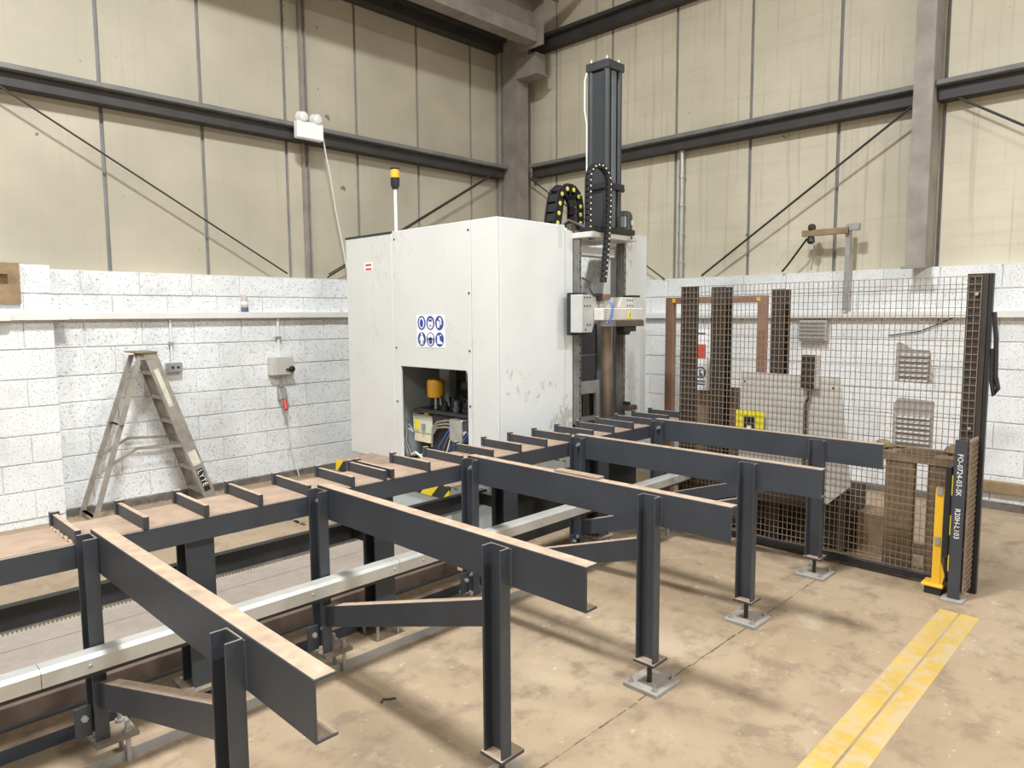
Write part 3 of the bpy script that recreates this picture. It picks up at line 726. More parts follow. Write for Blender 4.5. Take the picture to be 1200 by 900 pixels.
MB().box(4.54, 4.63, 3.14, 3.2345, 1.73, 1.745).build('wiper', 'black', mc)
cr = MB().box(4.0, 4.50, 3.02, 3.099, 1.558, 1.646).build('crosshead', 'cast_cream', mc, bevel=.006)
for k in range(4): MB().lathe((4.03 + .004*k, 3.02, 1.575 + .02*k), [(.005, 0), (.005, .002)], 6, 'Y').build('block_screw', 'charcoal', cr)
MB().box(4.05, 4.16, 3.02, 3.10, 1.516, 1.557).build('clamp_bar', 'machined', mc, bevel=.003)
MB().box(4.162, 4.505, 3.015, 3.10, 1.513, 1.557).build('clamp_bar', 'brown_steel', mc, bevel=.003)
MB().prism([(0, .06), (.09, .06), (.09, .03), (.07, .0), (.02, .0), (0, .03)], (4.27, 3.03, 1.452), (1, 0, 0), (0, 0, 1), (0, .07, 0)).build('clamp_pad', 'black', mc, bevel=.003)
MB().box(4.365, 4.44, 3.04, 3.10, 1.475, 1.512).build('clamp_pad', 'black', mc, bevel=.003)
yt = MB().prism([(-.032, -.026), (.032, -.026), (0, .030)], (4.325, 3.02, 1.60), (1, 0, 0), (0, 0, 1), (0, -.0012, 0)).build('warning_triangle', 'yellow_bright', mc, label='yellow warning triangle')
MB().prism([(-.004, -.014), (.004, -.014), (.002, .012), (-.002, .012)], (4.325, 3.0186, 1.60), (1, 0, 0), (0, 0, 1), (0, -.0008, 0)).build('triangle_mark', 'black', yt)
MB().box(4.055, 4.145, 3.06, 3.12, 1.70, 1.745).build('sensor', 'rust_red', mc, bevel=.003)
MB().box(4.03, 4.054, 3.06, 3.12, 1.695, 1.75).build('sensor', 'black', mc, bevel=.003)
MB().box(4.07, 4.13, 3.10, 3.16, 1.6465, 1.70).build('sensor_mount', 'cast_cream', mc)
MB().tube([(4.03, 3.09, 1.725), (3.98, 3.09, 1.74), (3.955, 3.10, 1.78), (3.97, 3.12, 1.83), (4.0, 3.2, 1.86)], .006, 6).build('sensor_cable', 'black', mc, smooth=True)
MB().tube([(4.10, 3.05, 1.70), (4.105, 3.008, 1.66), (4.09, 3.004, 1.60), (4.06, 3.006, 1.54), (4.05, 3.03, 1.53)], .006, 6).build('blue_hose', 'blue_hose', mc, smooth=True)
MB().box(4.53, 4.64, 3.16, 3.22, .855, .895).build('lubricator', 'brown_steel', mc, bevel=.004)
MB().box(4.53, 4.56, 3.17, 3.22, .90, .925).build('lubricator', 'black', mc)
# top plate, ram, motor
MB().box(4.02, 4.56, 3.12, 3.62, 2.145, 2.185).build('head_plate', 'cast_cream', mc, bevel=.004)
MB().box(4.06, 4.50, 3.10, 3.55, 2.186, 2.225).build('ram_base', 'black', mc, bevel=.004)
MB().lathe((4.45, 3.10, 2.165), [(.012, 0), (.012, .002)], 6, 'Y').build('plate_mark', 'charcoal', mc)
RX, RY = 4.285, 3.225
for sx, sy in ((-1, -1), (1, -1), (-1, 1), (1, 1)):
    MB().cyl((RX + .070*sx, RY + .070*sy, 2.226), (RX + .070*sx, RY + .070*sy, 3.335), .024, 12).build('ram_tie_rod', 'charcoal', mc, smooth=True)
MB().box(RX - .082, RX + .082, RY - .064, RY + .064, 2.226, 3.335).build('ram_body', 'charcoal', mc, bevel=.01)
MB().box(RX - .028, RX + .028, RY - .084, RY - .065, 2.226, 3.335).build('ram_body', 'motor_grey', mc, bevel=.006)
MB().box(RX - .10, RX + .10, RY - .10, RY + .10, 3.336, 3.395).build('ram_cap', 'charcoal', mc, bevel=.004)
for sx, sy in ((-1, -1), (1, -1), (-1, 1), (1, 1)): MB().lathe((RX + .07*sx, RY + .07*sy, 3.395), [(.014, 0), (.014, .012), (.008, .012), (.008, .028)], 6).build('tie_rod_nut', 'galv', mc)
MB().box(RX - .105, RX + .105, RY - .105, RY + .105, 2.50, 2.545).build('ram_clamp', 'black', mc, bevel=.004)
MB().cyl((RX + .105, RY - .04, 2.52), (RX + .175, RY - .04, 2.52), .016, 10).build('clamp_screw', 'black', mc)
MB().tube([(RX - .105, RY + .085, 3.33), (RX - .118, RY + .092, 3.28), (RX - .120, RY + .092, 3.07), (RX - .100, RY + .088, 2.98), (RX - .100, RY + .086, 2.55)], .006, 6).build('sensor_wire', 'cable_white', mc, smooth=True)
MB().tube([(RX + .112, RY - .02, 3.32), (RX + .112, RY - .02, 2.23)], .009, 6).build('feed_pipe', 'galv', mc, smooth=True)
mt = MB().lathe((4.78, 3.40, 2.2325), [(.045, 0), (.045, .02), (.060, .025), (.060, .17), (.045, .185), (.03, .19)], 16).build('motor', 'motor_grey', mc, smooth=True)
for a in range(12): MB().box(4.78 + .060*math.cos(a*.5236) - .004, 4.78 + .060*math.cos(a*.5236) + .004, 3.40 + .060*math.sin(a*.5236) - .004, 3.40 + .060*math.sin(a*.5236) + .004, 2.27, 2.39).build('motor_fin', 'motor_grey', mt)
MB().box(4.70, 4.725, 3.34, 3.44, 2.29, 2.37).build('terminal_box', 'inner_grey', mt)
MB().box(4.785, 4.815, 3.334, 3.337, 2.31, 2.345).build('motor_label', 'sign_white', mt)
# cable chains: links along an arch, small end plugs on the side
def chain(path, hw, y0, y1, linkname, dotmat, dot_r, name):
    root = None; pts = [Vector((a, 0, b)) for a, b in path]
    seg = [(pts[i], pts[i+1]) for i in range(len(pts)-1)]
    for i, (a, b) in enumerate(seg):
        d = (b - a); l = d.length; d = d.normalized(); n_ = Vector((-d.z, 0, d.x)); c = (a + b)/2
        mb = MB()
        for (ya, yb) in ((y0, y0 + .012), (y1 - .012, y1)):
            mb.cbox((c.x, (ya + yb)/2, c.z), d*(l*.56), n_*hw, (0, (yb - ya)/2, 0))
        mb.cbox((c.x, (y0 + y1)/2, c.z), d*(l*.40), n_*(hw*.75), (0, (y1 - y0)/2 - .012, 0))
        lk = mb.build(linkname, 'black', mc)
        MB().lathe((a.x, y0 - .0005, a.z), [(dot_r, 0), (dot_r, .003), (dot_r*.6, .004)], 8, 'Y').build('chain_pin', dotmat, lk)
def arch(x0, x1, zb0, zb1, ztop, n1, na, n2, lean=0):
    r = (x1 - x0)/2; cx = (x0 + x1)/2; zc = ztop - r; p = []
    for i in range(n1): p.append((x0 - lean*(1 - i/n1), zb0 + (zc - zb0)*i/n1))
    for i in range(na + 1): a = math.pi - math.pi*i/na; p.append((cx + r*math.cos(a), zc + r*math.sin(a)))
    for i in range(1, n2 + 1): p.append((x1 - (.06*(i/n2)**2 if lean == 0 else 0), zc + (zb1 - zc)*i/n2))
    return p
chain(arch(3.99, 4.225, 2.19, 2.22, 2.52, 3, 5, 3, .04), .040, 3.40, 3.50, 'big_chain_link', 'chain_dot', .0165, 'a')
chain(arch(3.905, 4.135, 2.20, 1.83, 2.625, 8, 9, 18), .016, 3.055, 3.095, 'small_chain_link', 'chain_dot_white', .0062, 'b')
MB().box(3.99, 4.10, 3.30, 3.42, 2.2, 2.25).build('chain_anchor', 'brown_steel', mc, bevel=.004)
for k in range(3): MB().tube([(3.95 + .02*k, 3.36, 2.235), (4.0 + .02*k, 3.33, 2.275 - .01*k), (4.06 + .01*k, 3.27, 2.24), (4.08, 3.2, 2.2 - .03*k), (4.05 + .03*k, 3.18, 2.15)], .011, 6).build('supply_hose', ('brown_steel', 'black', 'blue_hose')[k], mc, smooth=True)

# ================================================================== STEPLADDER
ld = thing('stepladder', 'weathered aluminium stepladder standing open against the white block wall', 'ladder', (2.0, 6.25, 0))
TZ = 1.315
def bar(p0, p1, wx, wy, name, m_, parent, **k):
    p0, p1 = Vector(p0), Vector(p1); d = p1 - p0
    return MB().prism([(-wx/2, -wy/2), (wx/2, -wy/2), (wx/2, wy/2), (-wx/2, wy/2)], p0, (1, 0, 0), (0, 1, 0), d).build(name, m_, parent, **k)
NY0, NY1, FY0, FY1 = 6.08, 6.13, 6.42, 6.37       # near / far stiles: bottom, top
FT = lambda s: (2.50 - .42*s)                     # x of front stile at fraction s of the height
for (ya, yb, far) in ((NY0, NY1, 0), (FY0, FY1, 1)):
    p0 = Vector((2.50, ya, 0)); p1 = Vector((2.07, yb, TZ))
    sg_ = -1 if far else 1
    MB().prism([(-.052, 0), (.052, 0), (.052, .022*sg_), (.048, .022*sg_), (.048, .004*sg_), (-.048, .004*sg_), (-.048, .022*sg_), (-.052, .022*sg_)], p0, (1, 0, 0), (0, 1, 0), p1 - p0).build('front_stile', 'ladder_alu', ld)
    bar((1.575, ya - (.0 if far else -.0), 0), (2.00, yb + (-.02 if far else .02), TZ - .02), .038, .022, 'rear_stile', 'ladder_alu', ld)
for k in range(6):
    s = (k + .55)/6.3; x = 2.50 - .43*s; z = TZ*s
    ya, yb = NY0 + (NY1 - NY0)*s + .005, FY0 + (FY1 - FY0)*s - .005
    st = MB().box(x - .045, x + .045, ya, yb, z, z + .006); st.box(x - .045, x - .041, ya, yb, z - .026, z); st.box(x + .041, x + .045, ya, yb, z - .026, z)
    st.build('tread', 'ladder_alu', ld)
MB().box(1.96, 2.125, NY1 - .02, FY1 + .02, TZ, TZ + .012).build('top_step', 'rust_red', ld, bevel=.002).data.materials[0] = M['raw_timber']
MB().prism([(0, 0), (.12, 0), (.12, .05), (.05, .05)], (1.99, NY1 + .0, TZ - .055), (1, 0, 0), (0, 0, 1), (0, -.006, 0)).build('hinge_plate', 'ladder_alu', ld)
for (s, nm) in ((.58, 0), (.04, 1)):
    x = 1.575 + .425*s; z = (TZ - .02)*s
    bar((x, NY0 + .02*s, z + .0), (x, FY0 - .03*s, z), .03, .02, 'cross_tie', 'ladder_alu', ld)
for (ys_, zz) in ((NY0 + .035, .55), (FY0 - .035, .60)):
    xr = 1.575 + .425*(zz - .14)/1.3; xf = 2.50 - .43*zz/TZ
    for a_, b_ in (((xr, ys_, zz - .12), (xr + .22, ys_, zz)), ((xr + .22, ys_, zz), (xf + .03, ys_, zz - .03))):
        a_, b_ = Vector(a_), Vector(b_); u_ = (b_ - a_); n_ = Vector((-u_.z, 0, u_.x)).normalized()
        MB().cbox((a_ + b_)/2, u_/2, (0, .006, 0), n_*.011).build('spreader', 'ladder_alu', ld)
# stickers and lettering on the near stile
d_ = Vector((-.43, NY1 - NY0, TZ)).normalized()       # up the stile
nrm = Vector((0, -1, 0)); side = d_.cross(nrm).normalized()
if side.x < 0: side = -side
def stile(s, off=0.0): return Vector((2.50, NY0, 0)) + Vector((-.43, NY1 - NY0, TZ))*s + side*off + nrm*.0012
def patch(s0, s1, o0, o1, name, m_, lift=.0):
    a, b, c, d = stile(s0, o0), stile(s0, o1), stile(s1, o1), stile(s1, o0); n_ = Vector((0, -.0008, 0))
    l = Vector((0, -lift, 0)); vs = [v + l for v in (a, b, c, d)]
    MB().add(vs + [v + n_ for v in vs], [(0,1,2,3),(7,6,5,4),(0,4,5,1),(1,5,6,2),(2,6,7,3),(3,7,4,0)]).build(name, m_, ld)
patch(.66, .90, -.026, .012, 'sticker', 'sticker')
patch(.50, .62, -.02, .012, 'sticker', 'ladder_alu')
patch(.265, .36, -.034, .034, 'sticker', 'sticker')
patch(.085, .235, -.026, .028, 'name_plate', 'black')
text_mesh('LYTE', 'name_lettering', 'sign_white', ld, stile(.228, -.021) + Vector((0, -.002, 0)), -d_, side, .062, kern=1.15)

# ================================================================== WALL FITTINGS, LEFT WALL
em = thing('emergency_light', 'white twin spot emergency light on the dark rail of the left wall', 'emergency light', (3.70, 6.36, 3.40))
MB().box(3.563, 3.845, 6.31, 6.385, 3.305, 3.465).build('case', 'white_plastic', em, bevel=.008)
for x in (3.63, 3.78):
    h = MB().lathe((x, 6.34, 3.505), [(.02, .05), (.045, .04), (.06, -.02), (.055, -.025)], 16, 'Y').build('lamp_head', 'clear_lens', em, smooth=True)
    MB().box(x - .018, x + .018, 6.33, 6.36, 3.4655, 3.49).build('lamp_foot', 'motor_grey', em)
pts = [(3.853, 6.37, 3.42), (3.87, 6.37, 3.36), (3.90, 6.38, 3.22), (3.955, 6.40, 3.02), (3.99, 6.41, 2.83), (4.03, 6.43, 2.66), (4.07, 6.44, 2.5), (4.10, 6.44, 2.35), (4.13, 6.42, 2.1)]
single(MB().tube(pts, .0075, 6), 'white_cable', 'cable_white', 'white cable hanging from the emergency light down behind the machine', 'cable', (4, 6.4, 2.1), smooth=True)
so = thing('wall_socket', 'small grey metal socket box at the foot of a short conduit', 'socket', (2.37, 6.46, 1.12))
MB().box(2.312, 2.438, 6.435, 6.498, 1.122, 1.205).build('box', 'galv', so, bevel=.004)
MB().box(2.32, 2.43, 6.43, 6.4345, 1.13, 1.197).build('face_plate', 'plate_grey', so)
for x in (2.352, 2.398): MB().lathe((x, 6.43, 1.165), [(.012, 0), (.012, .004)], 10, 'Y').build('outlet', 'black', so)
MB().cyl((2.366, 6.475, 1.205), (2.366, 6.475, 1.588), .011, 8).build('conduit', 'ledge_white', so, smooth=True)
MB().box(2.348, 2.384, 6.46, 6.498, 1.36, 1.385).build('saddle', 'galv', so)
iso = thing('isolator_switch', 'cream isolator box with a black rotary handle below a white conduit', 'switch', (3.38, 6.45, 1.02))
MB().box(3.255, 3.485, 6.40, 6.498, 1.035, 1.215).build('box', 'cast_cream', iso, bevel=.006)
MB().box(3.30, 3.48, 6.394, 6.3995, 1.04, 1.21).build('lid', 'panel_pale', iso, bevel=.003)
MB().lathe((3.455, 6.394, 1.09), [(.03, 0), (.03, .02), (.022, .025)], 16, 'Y').build('rotary_handle', 'black', iso, smooth=True)
MB().box(3.395, 3.455, 6.372, 6.39, 1.083, 1.097).build('handle_lever', 'black', iso)
MB().cyl((3.37, 6.472, 1.215), (3.37, 6.472, 1.588), .014, 8).build('conduit', 'ledge_white', iso, smooth=True)
MB().box(3.345, 3.395, 6.455, 6.498, 1.385, 1.41).build('saddle', 'galv', iso)
MB().cyl((3.38, 6.472, .918), (3.38, 6.472, 1.035), .011, 8).build('lower_conduit', 'galv', iso, smooth=True)
pl = thing('plug_socket', 'grey sloping power outlet with a red plug under the isolator box', 'socket', (3.39, 6.45, .7))
MB().prism([(0, .78), (-.09, .80), (-.05, .90), (0, .915)], (3.345, 6.498, 0), (0, 1, 0), (0, 0, 1), (.075, 0, 0)).build('housing', 'galv', pl, bevel=.004)
MB().cyl((3.39, 6.45, .80), (3.395, 6.40, .715), .032, 14).build('socket_ring', 'galv', pl, smooth=True)
MB().cyl((3.385, 6.43, .79), (3.375, 6.375, .70), .022, 12).build('plug', 'red_plug', pl, smooth=True)
MB().tube([(3.40, 6.40, .70), (3.415, 6.41, .55), (3.43, 6.42, .38), (3.465, 6.42, .2), (3.50, 6.40, .01)], .005, 6).build('cord', 'cable_white', pl, smooth=True)
bt = thing('spray_bottle', 'small pale bottle with a dark base standing on the wall trunking', 'bottle', (3.04, 6.465, 1.645))
MB().lathe((3.04, 6.465, 1.645), [(.030, 0), (.033, .006), (.033, .045)], 16).build('base', 'bottle_blue', bt, smooth=True)
MB().lathe((3.04, 6.465, 1.690), [(.032, 0), (.032, .065), (.024, .09), (.022, .105), (.014, .115)], 16).build('body', 'bottle', bt, smooth=True)
MB().lathe((3.04, 6.465, 1.715), [(.0327, 0), (.0327, .03)], 16).build('label_band', 'sign_white', bt, smooth=True)

# ================================================================== RIGHT WALL FITTINGS
br = thing('wall_bracket', 'galvanised strut with a timber cross arm sticking up above the block wall', 'bracket', (6.7, 2.4, 1.9))
MB().prism(CH(.055, .04, .004), (6.70, 2.325, 1.62), (0, 1, 0), (1, 0, 0), (0, 0, .77)).build('strut', 'galv', br)
MB().box(6.655, 6.695, 2.33, 2.74, 2.305, 2.36).build('cross_arm', 'raw_timber', br, bevel=.003)
MB().box(6.64, 6.70, 2.235, 2.318, 2.325, 2.385).build('arm_end', 'galv', br, bevel=.003)
MB().lathe((6.675, 2.655, 2.361), [(.03, 0), (.036, .02), (.03, .045), (.012, .055)], 12).build('insulator', 'dark_brown', br, smooth=True)
MB().lathe((6.675, 2.66, 2.255), [(.02, .05), (.03, .04), (.036, .0), (.02, -.02)], 12).build('insulator', 'black', br, smooth=True)
single(MB().tube([(6.69, 2.70, 2.29), (6.71, 2.80, 2.17), (6.745, 2.90, 2.06), (6.76, 2.96, 2.0)], .009, 6), 'black_cable', 'black', 'thick black cable sloping down from the timber cross arm', 'cable', (6.75, 2.8, 2.0), smooth=True)
single(MB().tube([(6.72, 2.645, 2.23), (6.75, 2.66, 2.12), (6.77, 2.69, 2.0)], .006, 6), 'grey_cable', 'galv', 'thin grey cable hanging straight down from the timber cross arm', 'cable', (6.75, 2.67, 2.0), smooth=True)
wlm = thing('bulkhead_light', 'grey ribbed bulkhead fitting on the block wall behind the fence', 'light fitting', (6.75, 2.64, 1.33))
MB().box(6.715, 6.795, 2.51, 2.765, 1.335, 1.535).build('housing', 'louvre', wlm, bevel=.01)
for k in range(5): MB().box(6.705, 6.714, 2.52, 2.755, 1.36 + .036*k, 1.372 + .036*k).build('rib', 'galv', wlm)

# ================================================================== MESH GUARD FENCE
FX, FY_0, FY_1, FH = 4.62, .87, 2.775, 1.80
fe = thing('mesh_fence', 'tall brown wire mesh guard fence panel with black end posts', 'fence', (FX, 1.85, 0))
def wires(mb, horizontal_axis, fixed, a0, a1, z0, z1, pa, pz, r=.0017):
    def pt(a, z): return (fixed, a, z) if horizontal_axis == 'Y' else (a, fixed, z)
    def seg(a0_, z0_, a1_, z1_, off):
        if horizontal_axis == 'Y': mb.box(fixed - r + off, fixed + r + off, min(a0_, a1_) - (r if a0_ == a1_ else 0), max(a0_, a1_) + (r if a0_ == a1_ else 0), min(z0_, z1_) - (r if z0_ == z1_ else 0), max(z0_, z1_) + (r if z0_ == z1_ else 0))
        else: mb.box(min(a0_, a1_) - (r if a0_ == a1_ else 0), max(a0_, a1_) + (r if a0_ == a1_ else 0), fixed - r + off, fixed + r + off, min(z0_, z1_) - (r if z0_ == z1_ else 0), max(z0_, z1_) + (r if z0_ == z1_ else 0))
    a = a0
    while a <= a1 + 1e-6: seg(a, z0, a, z1, 0); a += pa
    z = z0
    while z <= z1 + 1e-6: seg(a0, z, a1, z, -2*r); z += pz
    return mb
wires(MB(), 'Y', FX, FY_0 + .03, FY_1, .07, FH, .0305, .0432).build('wire_mesh', 'mesh_wire', fe, kind='stuff')
MB().box(FX + .008, FX + .05, FY_0 + .0005, FY_0 + .10, 0, FH + .012).build('end_post', 'dark_brown', fe)
MB().box(FX + .012, FX + .05, FY_0 - .022, FY_0 - .001, 0, FH + .012).build('end_post', 'black', fe, bevel=.002)
MB().box(FX + .008, FX + .05, 2.655, 2.778, 0, FH).build('end_post', 'dark_brown', fe)
MB().box(FX - .01, FX + .03, FY_0 + .03, FY_1, .02, .062).build('bottom_rail', 'black', fe, bevel=.002)
for z in (.25, .95, 1.70): MB().lathe((FX - .005, FY_0 + .05, z), [(.010, 0), (.010, .006)], 8, 'X').build('mesh_clip', 'galv', fe)
# return panel towards the camera
rt = thing('return_guard', 'low mesh return panel with a grey angle post carrying chalk numbers', 'fence', (4.45, .9, 0))
PX = 4.44
MB().prism([(0, 0), (.006, 0), (.006, .054), (.0, .054)], (PX, .893, .012), (1, 0, 0), (0, 1, 0), (0, 0, .895)).build('angle_post', 'beam_grey', rt).data.materials[0] = M['steel_post']
MB().box(PX, PX + .02, .889, .8928, .012, .907).build('angle_flange', 'steel_post', rt)
MB().box(PX - .04, PX + .07, .865, .975, 0, .012).build('foot_plate', 'plate_grey', rt, bevel=.001)
MB().box(PX + .02, FX + .006, .872, .8845, .893, .907).build('top_bar', 'mesh_wire', rt)
wires(MB(), 'X', .875, PX + .02, FX + .006, .05, .89, .031, .031).build('wire_mesh', 'mesh_wire', rt, kind='stuff')
MB().box(PX + .02, FX + .006, .879, .883, .03, .89).build('backing_sheet', 'old_plywood', rt)
text_mesh('FO-0724-03-SK', 'chalk_number', 'chalk', rt, (PX - .0002, .930, .83), (0, 0, -1), (0, -1, 0), .037, kern=1.0)
text_mesh('R20H-L103', 'chalk_number', 'chalk', rt, (PX - .0002, .930, .525), (0, 0, -1), (0, -1, 0), .037, kern=1.0)
# light barrier beside it
lc = thing('light_barrier', 'yellow stand with a black light barrier beside the angle post', 'light barrier', (4.50, 1.0, 0))
MB().prism([(0, 0), (.042, 0), (.042, .05), (.037, .05), (.037, .005), (0, .005)], (4.50, 1.0, .06), (0, 1, 0), (1, 0, 0), (0, 0, .55)).build('stand', 'yellow', lc)
MB().prism([(.0, 0), (.075, 0), (.075, .10), (.035, .13)], (4.5055, .965, .062), (0, 1, 0), (0, 0, 1), (.005, 0, 0)).build('stand_gusset', 'yellow', lc)
MB().box(4.46, 4.57, .975, 1.085, .045, .06).build('stand_plate', 'yellow', lc, bevel=.002)
MB().box(4.47, 4.56, .985, 1.07, .0, .044).build('stand_base', 'black', lc)
MB().box(4.475, 4.512, .962, .992, .22, .745).build('sensor_bar', 'black', lc, bevel=.003)
MB().box(4.479, 4.510, .952, .961, .15, .70).build('hazard_edge', 'hazard_tape', lc)
for z in (.575, .285): MB().box(4.492, 4.499, 1.006, 1.034, z, z + .045).build('clamp', 'galv', lc)
MB().tube([(4.495, .975, .22), (4.495, .975, .16), (4.50, .970, .11), (4.49, .978, .062)], .007, 6).build('sensor_cable', 'black', lc, smooth=True)
# black strap/cable hung on the outside post
single(MB().tube([(4.64, .838, 1.60), (4.64, .822, 1.45), (4.64, .815, 1.25), (4.64, .800, 1.18), (4.64, .818, 1.14), (4.64, .832, 1.22), (4.64, .836, 1.40)], .012, 6), 'hung_cable', 'black', 'black looped cable hung on the outside of the black fence post', 'cable', (4.64, .83, 1.14), smooth=True)

# things behind the fence
def hpost(nm, y0, y1, z1, x, label): 
    t = thing(nm, label, 'steel post', (x, (y0 + y1)/2, 0))
    MB().box(x, x + .008, y0, y1, 0, z1).build('flange', 'dark_brown', t); MB().box(x + .09, x + .098, y0, y1, 0, z1).build('flange', 'dark_brown', t)
    MB().box(x + .009, x + .0895, (y0 + y1)/2 - .004, (y0 + y1)/2 + .004, 0, z1).build('web', 'dark_brown', t); return t
hpost('dark_post', 2.47, 2.585, 1.793, 4.72, 'dark brown steel post standing before the safety notice behind the mesh')
hpost('dark_post', 2.05, 2.14, 1.765, 4.74, 'dark brown steel post rising behind the pale grey board')
fr = thing('door_frame', 'rust brown open frame standing behind the mesh fence', 'frame', (5.5, 3.0, 0))
MB().box(5.48, 5.54, 3.37, 3.445, 0, 1.745).build('upright', 'rust_red', fr, bevel=.003)
MB().box(5.48, 5.54, 2.525, 2.595, 0, 1.745).build('upright', 'rust_red', fr, bevel=.003)
MB().box(5.48, 5.54, 2.597, 3.368, 1.69, 1.745).build('head_rail', 'rust_red', fr, bevel=.003)
for y in (3.355, 2.58): MB().box(5.475, 5.479, y - .01, y + .02, 1.70, 1.735).build('corner_plate', 'yellow', fr)
sb = thing('notice_board', 'white safety notice with red blocks and a dark round symbol behind the mesh', 'sign', (5.12, 2.78, .99))
MB().box(5.10, 5.112, 2.62, 2.93, .995, 1.49).build('board', 'sign_white', sb)
def nb(y0, y1, z0, z1, m_, n='notice_block'): MB().box(5.0985, 5.0998, y0, y1, z0, z1).build(n, m_, sb)
nb(2.83, 2.925, 1.25, 1.36, 'sign_red'); nb(2.645, 2.685, 1.375, 1.43, 'sign_red'); nb(2.645, 2.685, 1.315, 1.365, 'sign_red')
rg = MB().lathe((5.0998, 2.875, 1.135), [(.048, 0), (.048, .0015)], 20, 'X').build('notice_ring', 'sign_navy', sb)
MB().lathe((5.098, 2.875, 1.135), [(.034, 0), (.034, .001)], 20, 'X').build('notice_disc', 'sign_white', rg)
MB().prism([(-.012, -.028), (.02, -.028), (.022, -.012), (0, .0), (.012, .026), (-.012, .026)], (5.0965, 2.875, 1.135), (0, -1, 0), (0, 0, 1), (-.0008, 0, 0)).build('notice_symbol', 'sign_navy', rg)
for z in (1.06, 1.035, 1.44): nb(2.835, 2.92, z, z + .012, 'sign_navy')
nb(2.64, 2.69, 1.255, 1.265, 'sign_red')
MB().box(5.12, 5.15, 2.75, 2.79, 0, .994).build('sign_post', 'galv', sb)
# brown lower board behind the notice
single(MB().box(5.2, 5.24, 2.38, 3.02, 0, 1.02), 'plywood_sheet', 'old_plywood', 'brown plywood sheet standing behind the safety notice', 'board', (5.2, 2.7, 0), bevel=.002)
# pale board leaning on the mesh
pb = thing('pale_board', 'large pale grey sheet with a cut corner standing behind the mesh', 'board', (4.69, 1.95, .36))
MB().prism([(1.70, .36), (2.322, .46), (2.322, 1.198), (1.648, 1.192), (1.56, .50)], (4.675, 0, 0), (0, 1, 0), (0, 0, 1), (.006, 0, 0)).build('sheet', 'panel_pale', pb)
for y, z in ((2.29, 1.13), (1.69, 1.12), (1.72, .45)): MB().lathe((4.675, y, z), [(.007, 0), (.007, .002)], 8, 'X').build('hole', 'black', pb)
MB().box(4.682, 4.74, 1.75, 2.30, .30, .45).build('ledger', 'dark_brown', pb)
# yellow frame, dark control box with cable: fixed to the mesh
yf = thing('yellow_switch_box', 'yellow square switch surround fixed to the mesh at the pale board', 'switch', (4.66, 2.23, .81))
MB().prism([(2.13, .80), (2.334, .80), (2.334, .93), (2.13, .93)], (4.640, 0, 0), (0, 1, 0), (0, 0, 1), (.012, 0, 0)).build('plate', 'yellow_bright', yf, bevel=.002)
MB().box(4.634, 4.6395, 2.195, 2.268, .80, .892).build('switch', 'black', yf)
MB().box(4.630, 4.6335, 2.21, 2.25, .802, .83).build('switch_label', 'sign_white', yf)
cbx = thing('control_box', 'slim dark control box with a cable on the mesh over the pale board', 'control box', (4.66, 1.84, 1.1))
MB().box(4.632, 4.672, 1.795, 1.882, 1.115, 1.33).build('case', 'dark_brown', cbx, bevel=.004)
MB().box(4.632, 4.672, 1.772, 1.7945, 1.115, 1.33).build('case_side', 'panel_pale', cbx)
MB().tube([(4.65, 1.83, 1.114), (4.65, 1.835, 1.05), (4.65, 1.855, 1.0), (4.65, 1.855, .85), (4.65, 1.855, .55)], .010, 6).build('cable', 'dark_brown', cbx, smooth=True)
# two louvred plates on the mesh
def louvre(nm, prof, y0, y1, z0, z1, n, label):
    t = thing(nm, label, 'louvre plate', (4.65, (y0 + y1)/2, z0))
    MB().prism(prof, (4.640, 0, 0), (0, 1, 0), (0, 0, 1), (.003, 0, 0)).build('sheet', 'louvre', t)
    for k in range(n):
        z = z0 + (z1 - z0)*(k + .3)/n
        MB().prism([(0, 0), (-.012, -.004), (-.013, -.002), (0, .016)], (4.6395, y0 + .012, z), (1, 0, 0), (0, 0, 1), (0, y1 - y0 - .024, 0)).build('louvre_fin', 'louvre', t)
louvre('louvre_plate', [(1.115, 1.185), (1.322, 1.19), (1.320, 1.42), (1.30, 1.425), (1.23, 1.385), (1.14, 1.38)], 1.13, 1.315, 1.19, 1.365, 6, 'ribbed grey plate with a broken upper edge hanging on the mesh')
louvre('louvre_plate', [(1.105, .81), (1.322, .805), (1.322, 1.06), (1.29, 1.095), (1.105, 1.085)], 1.11, 1.318, .82, 1.0, 6, 'ribbed grey rectangular plate on the mesh above the timber trestle')
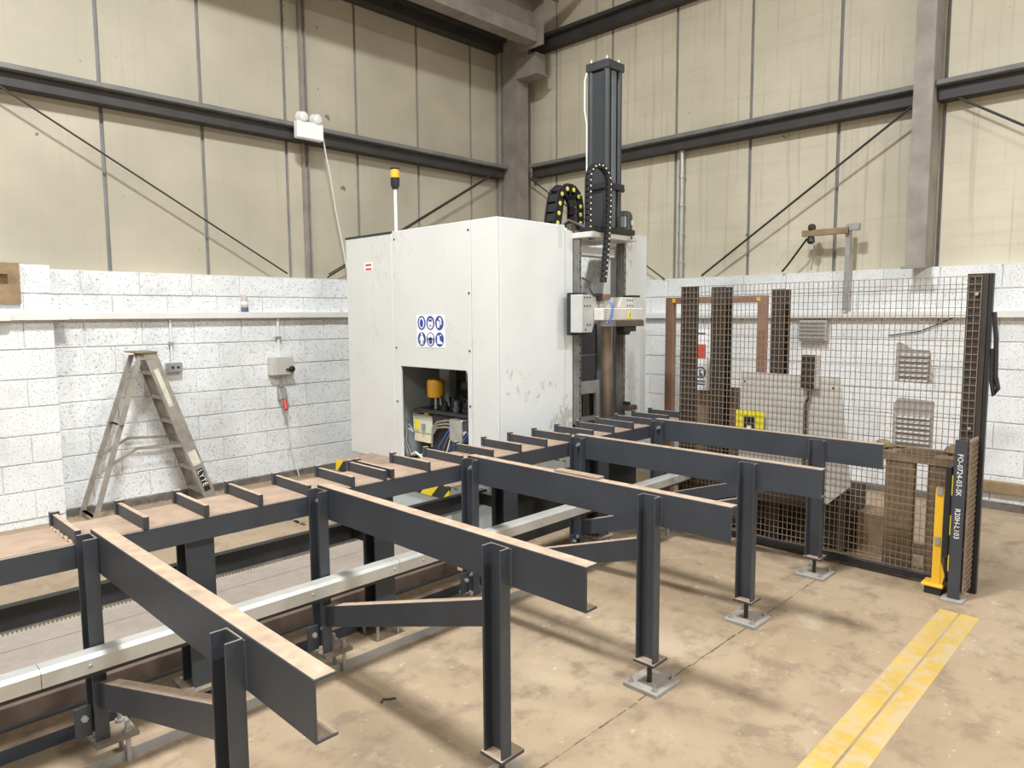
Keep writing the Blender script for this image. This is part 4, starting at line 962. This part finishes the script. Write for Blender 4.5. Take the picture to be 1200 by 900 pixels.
# timber trestle
ts = thing('timber_trestle', 'rough brown timber trestle standing right behind the mesh', 'trestle', (4.9, 1.18, 0))
for y0, y1 in ((1.205, 1.375), (.975, 1.135)):
    for x, dy in ((4.69, 0), (4.86, .05)): MB().box(x, x + .045, y0 + dy, y1 + dy - .01, 0, .70).build('leg', 'old_plywood', ts, bevel=.003)
MB().box(4.68, 4.92, .965, 1.42, .701, .76).build('top', 'old_plywood', ts, bevel=.004)
MB().box(4.7355, 4.859, 1.30, 1.34, .25, .33).build('rail', 'old_plywood', ts)
MB().box(4.70, 4.735, 1.136, 1.204, .14, .20).build('rail', 'old_plywood', ts)
random.seed(9)
for k, (y, r) in enumerate(((1.40, .05), (1.02, .055), (1.33, .035))):
    vs = MB().lathe((4.75 + .04*k, y, .761), [(r*.7, 0), (r*1.1, r*.3), (r*.8, r*.8), (r*.3, r*1.1)], 7)
    single(vs, 'timber_offcut', 'raw_timber', ('rounded timber offcut at the inner end of the trestle top', 'rounded timber offcut at the post end of the trestle top', 'small timber offcut in the middle of the trestle top')[k], 'timber', (4.75 + .04*k, y, .761), 'offcuts on the trestle')
# dark box and pale crate low behind the fence
db = thing('steel_pallet_box', 'low dark brown steel box behind the lower mesh', 'box', (5.0, 2.1, 0))
MB().box(4.87, 5.18, 1.62, 2.60, .02, .42).build('body', 'dark_brown', db, bevel=.004)
for y in (1.66, 2.05, 2.45): MB().box(4.855, 4.8695, y, y + .04, 0, .43).build('stiffener', 'brown_steel', db)
single(MB().box(4.93, 5.15, 1.44, 1.60, 0, .28), 'pale_crate', 'raw_timber', 'small pale timber block between the dark box and the trestle', 'crate', (4.9, 1.5, 0), bevel=.004)
# thin wires on the block wall behind the fence
single(MB().tube([(6.78, 2.0, 1.40), (6.78, 1.75, 1.44), (6.78, 1.5, 1.56), (6.78, 1.33, 1.60)], .005, 6), 'wall_wire', 'black', 'thin dark wire sagging across the white block wall', 'wire', (6.78, 1.6, 1.4), smooth=True)

# a curl of swarf on the floor and rubble swept against the left wall
single(MB().tube([(1.62, 2.352, .004), (1.636, 2.362, .010), (1.655, 2.355, .004), (1.685, 2.338, .004)], .004, 6), 'swarf_curl', 'black', 'small dark curl of metal swarf lying on the bare floor', 'swarf', (1.65, 2.35, 0), smooth=True)
random.seed(21); rb = MB()
for k in range(46):
    x = random.uniform(1.5, 2.9); r = random.uniform(.010, .024); y = random.uniform(6.462, 6.478)
    rb.lathe((x, y, 0), [(r, 0), (r*random.uniform(.7, 1), r*.5), (r*.35, r*.9)], 5)
o = single(rb, 'floor_rubble', 'rubble', 'loose grey rubble and dirt along the foot of the left wall', 'rubble', (2, 6.4, 0)); o['kind'] = 'stuff'
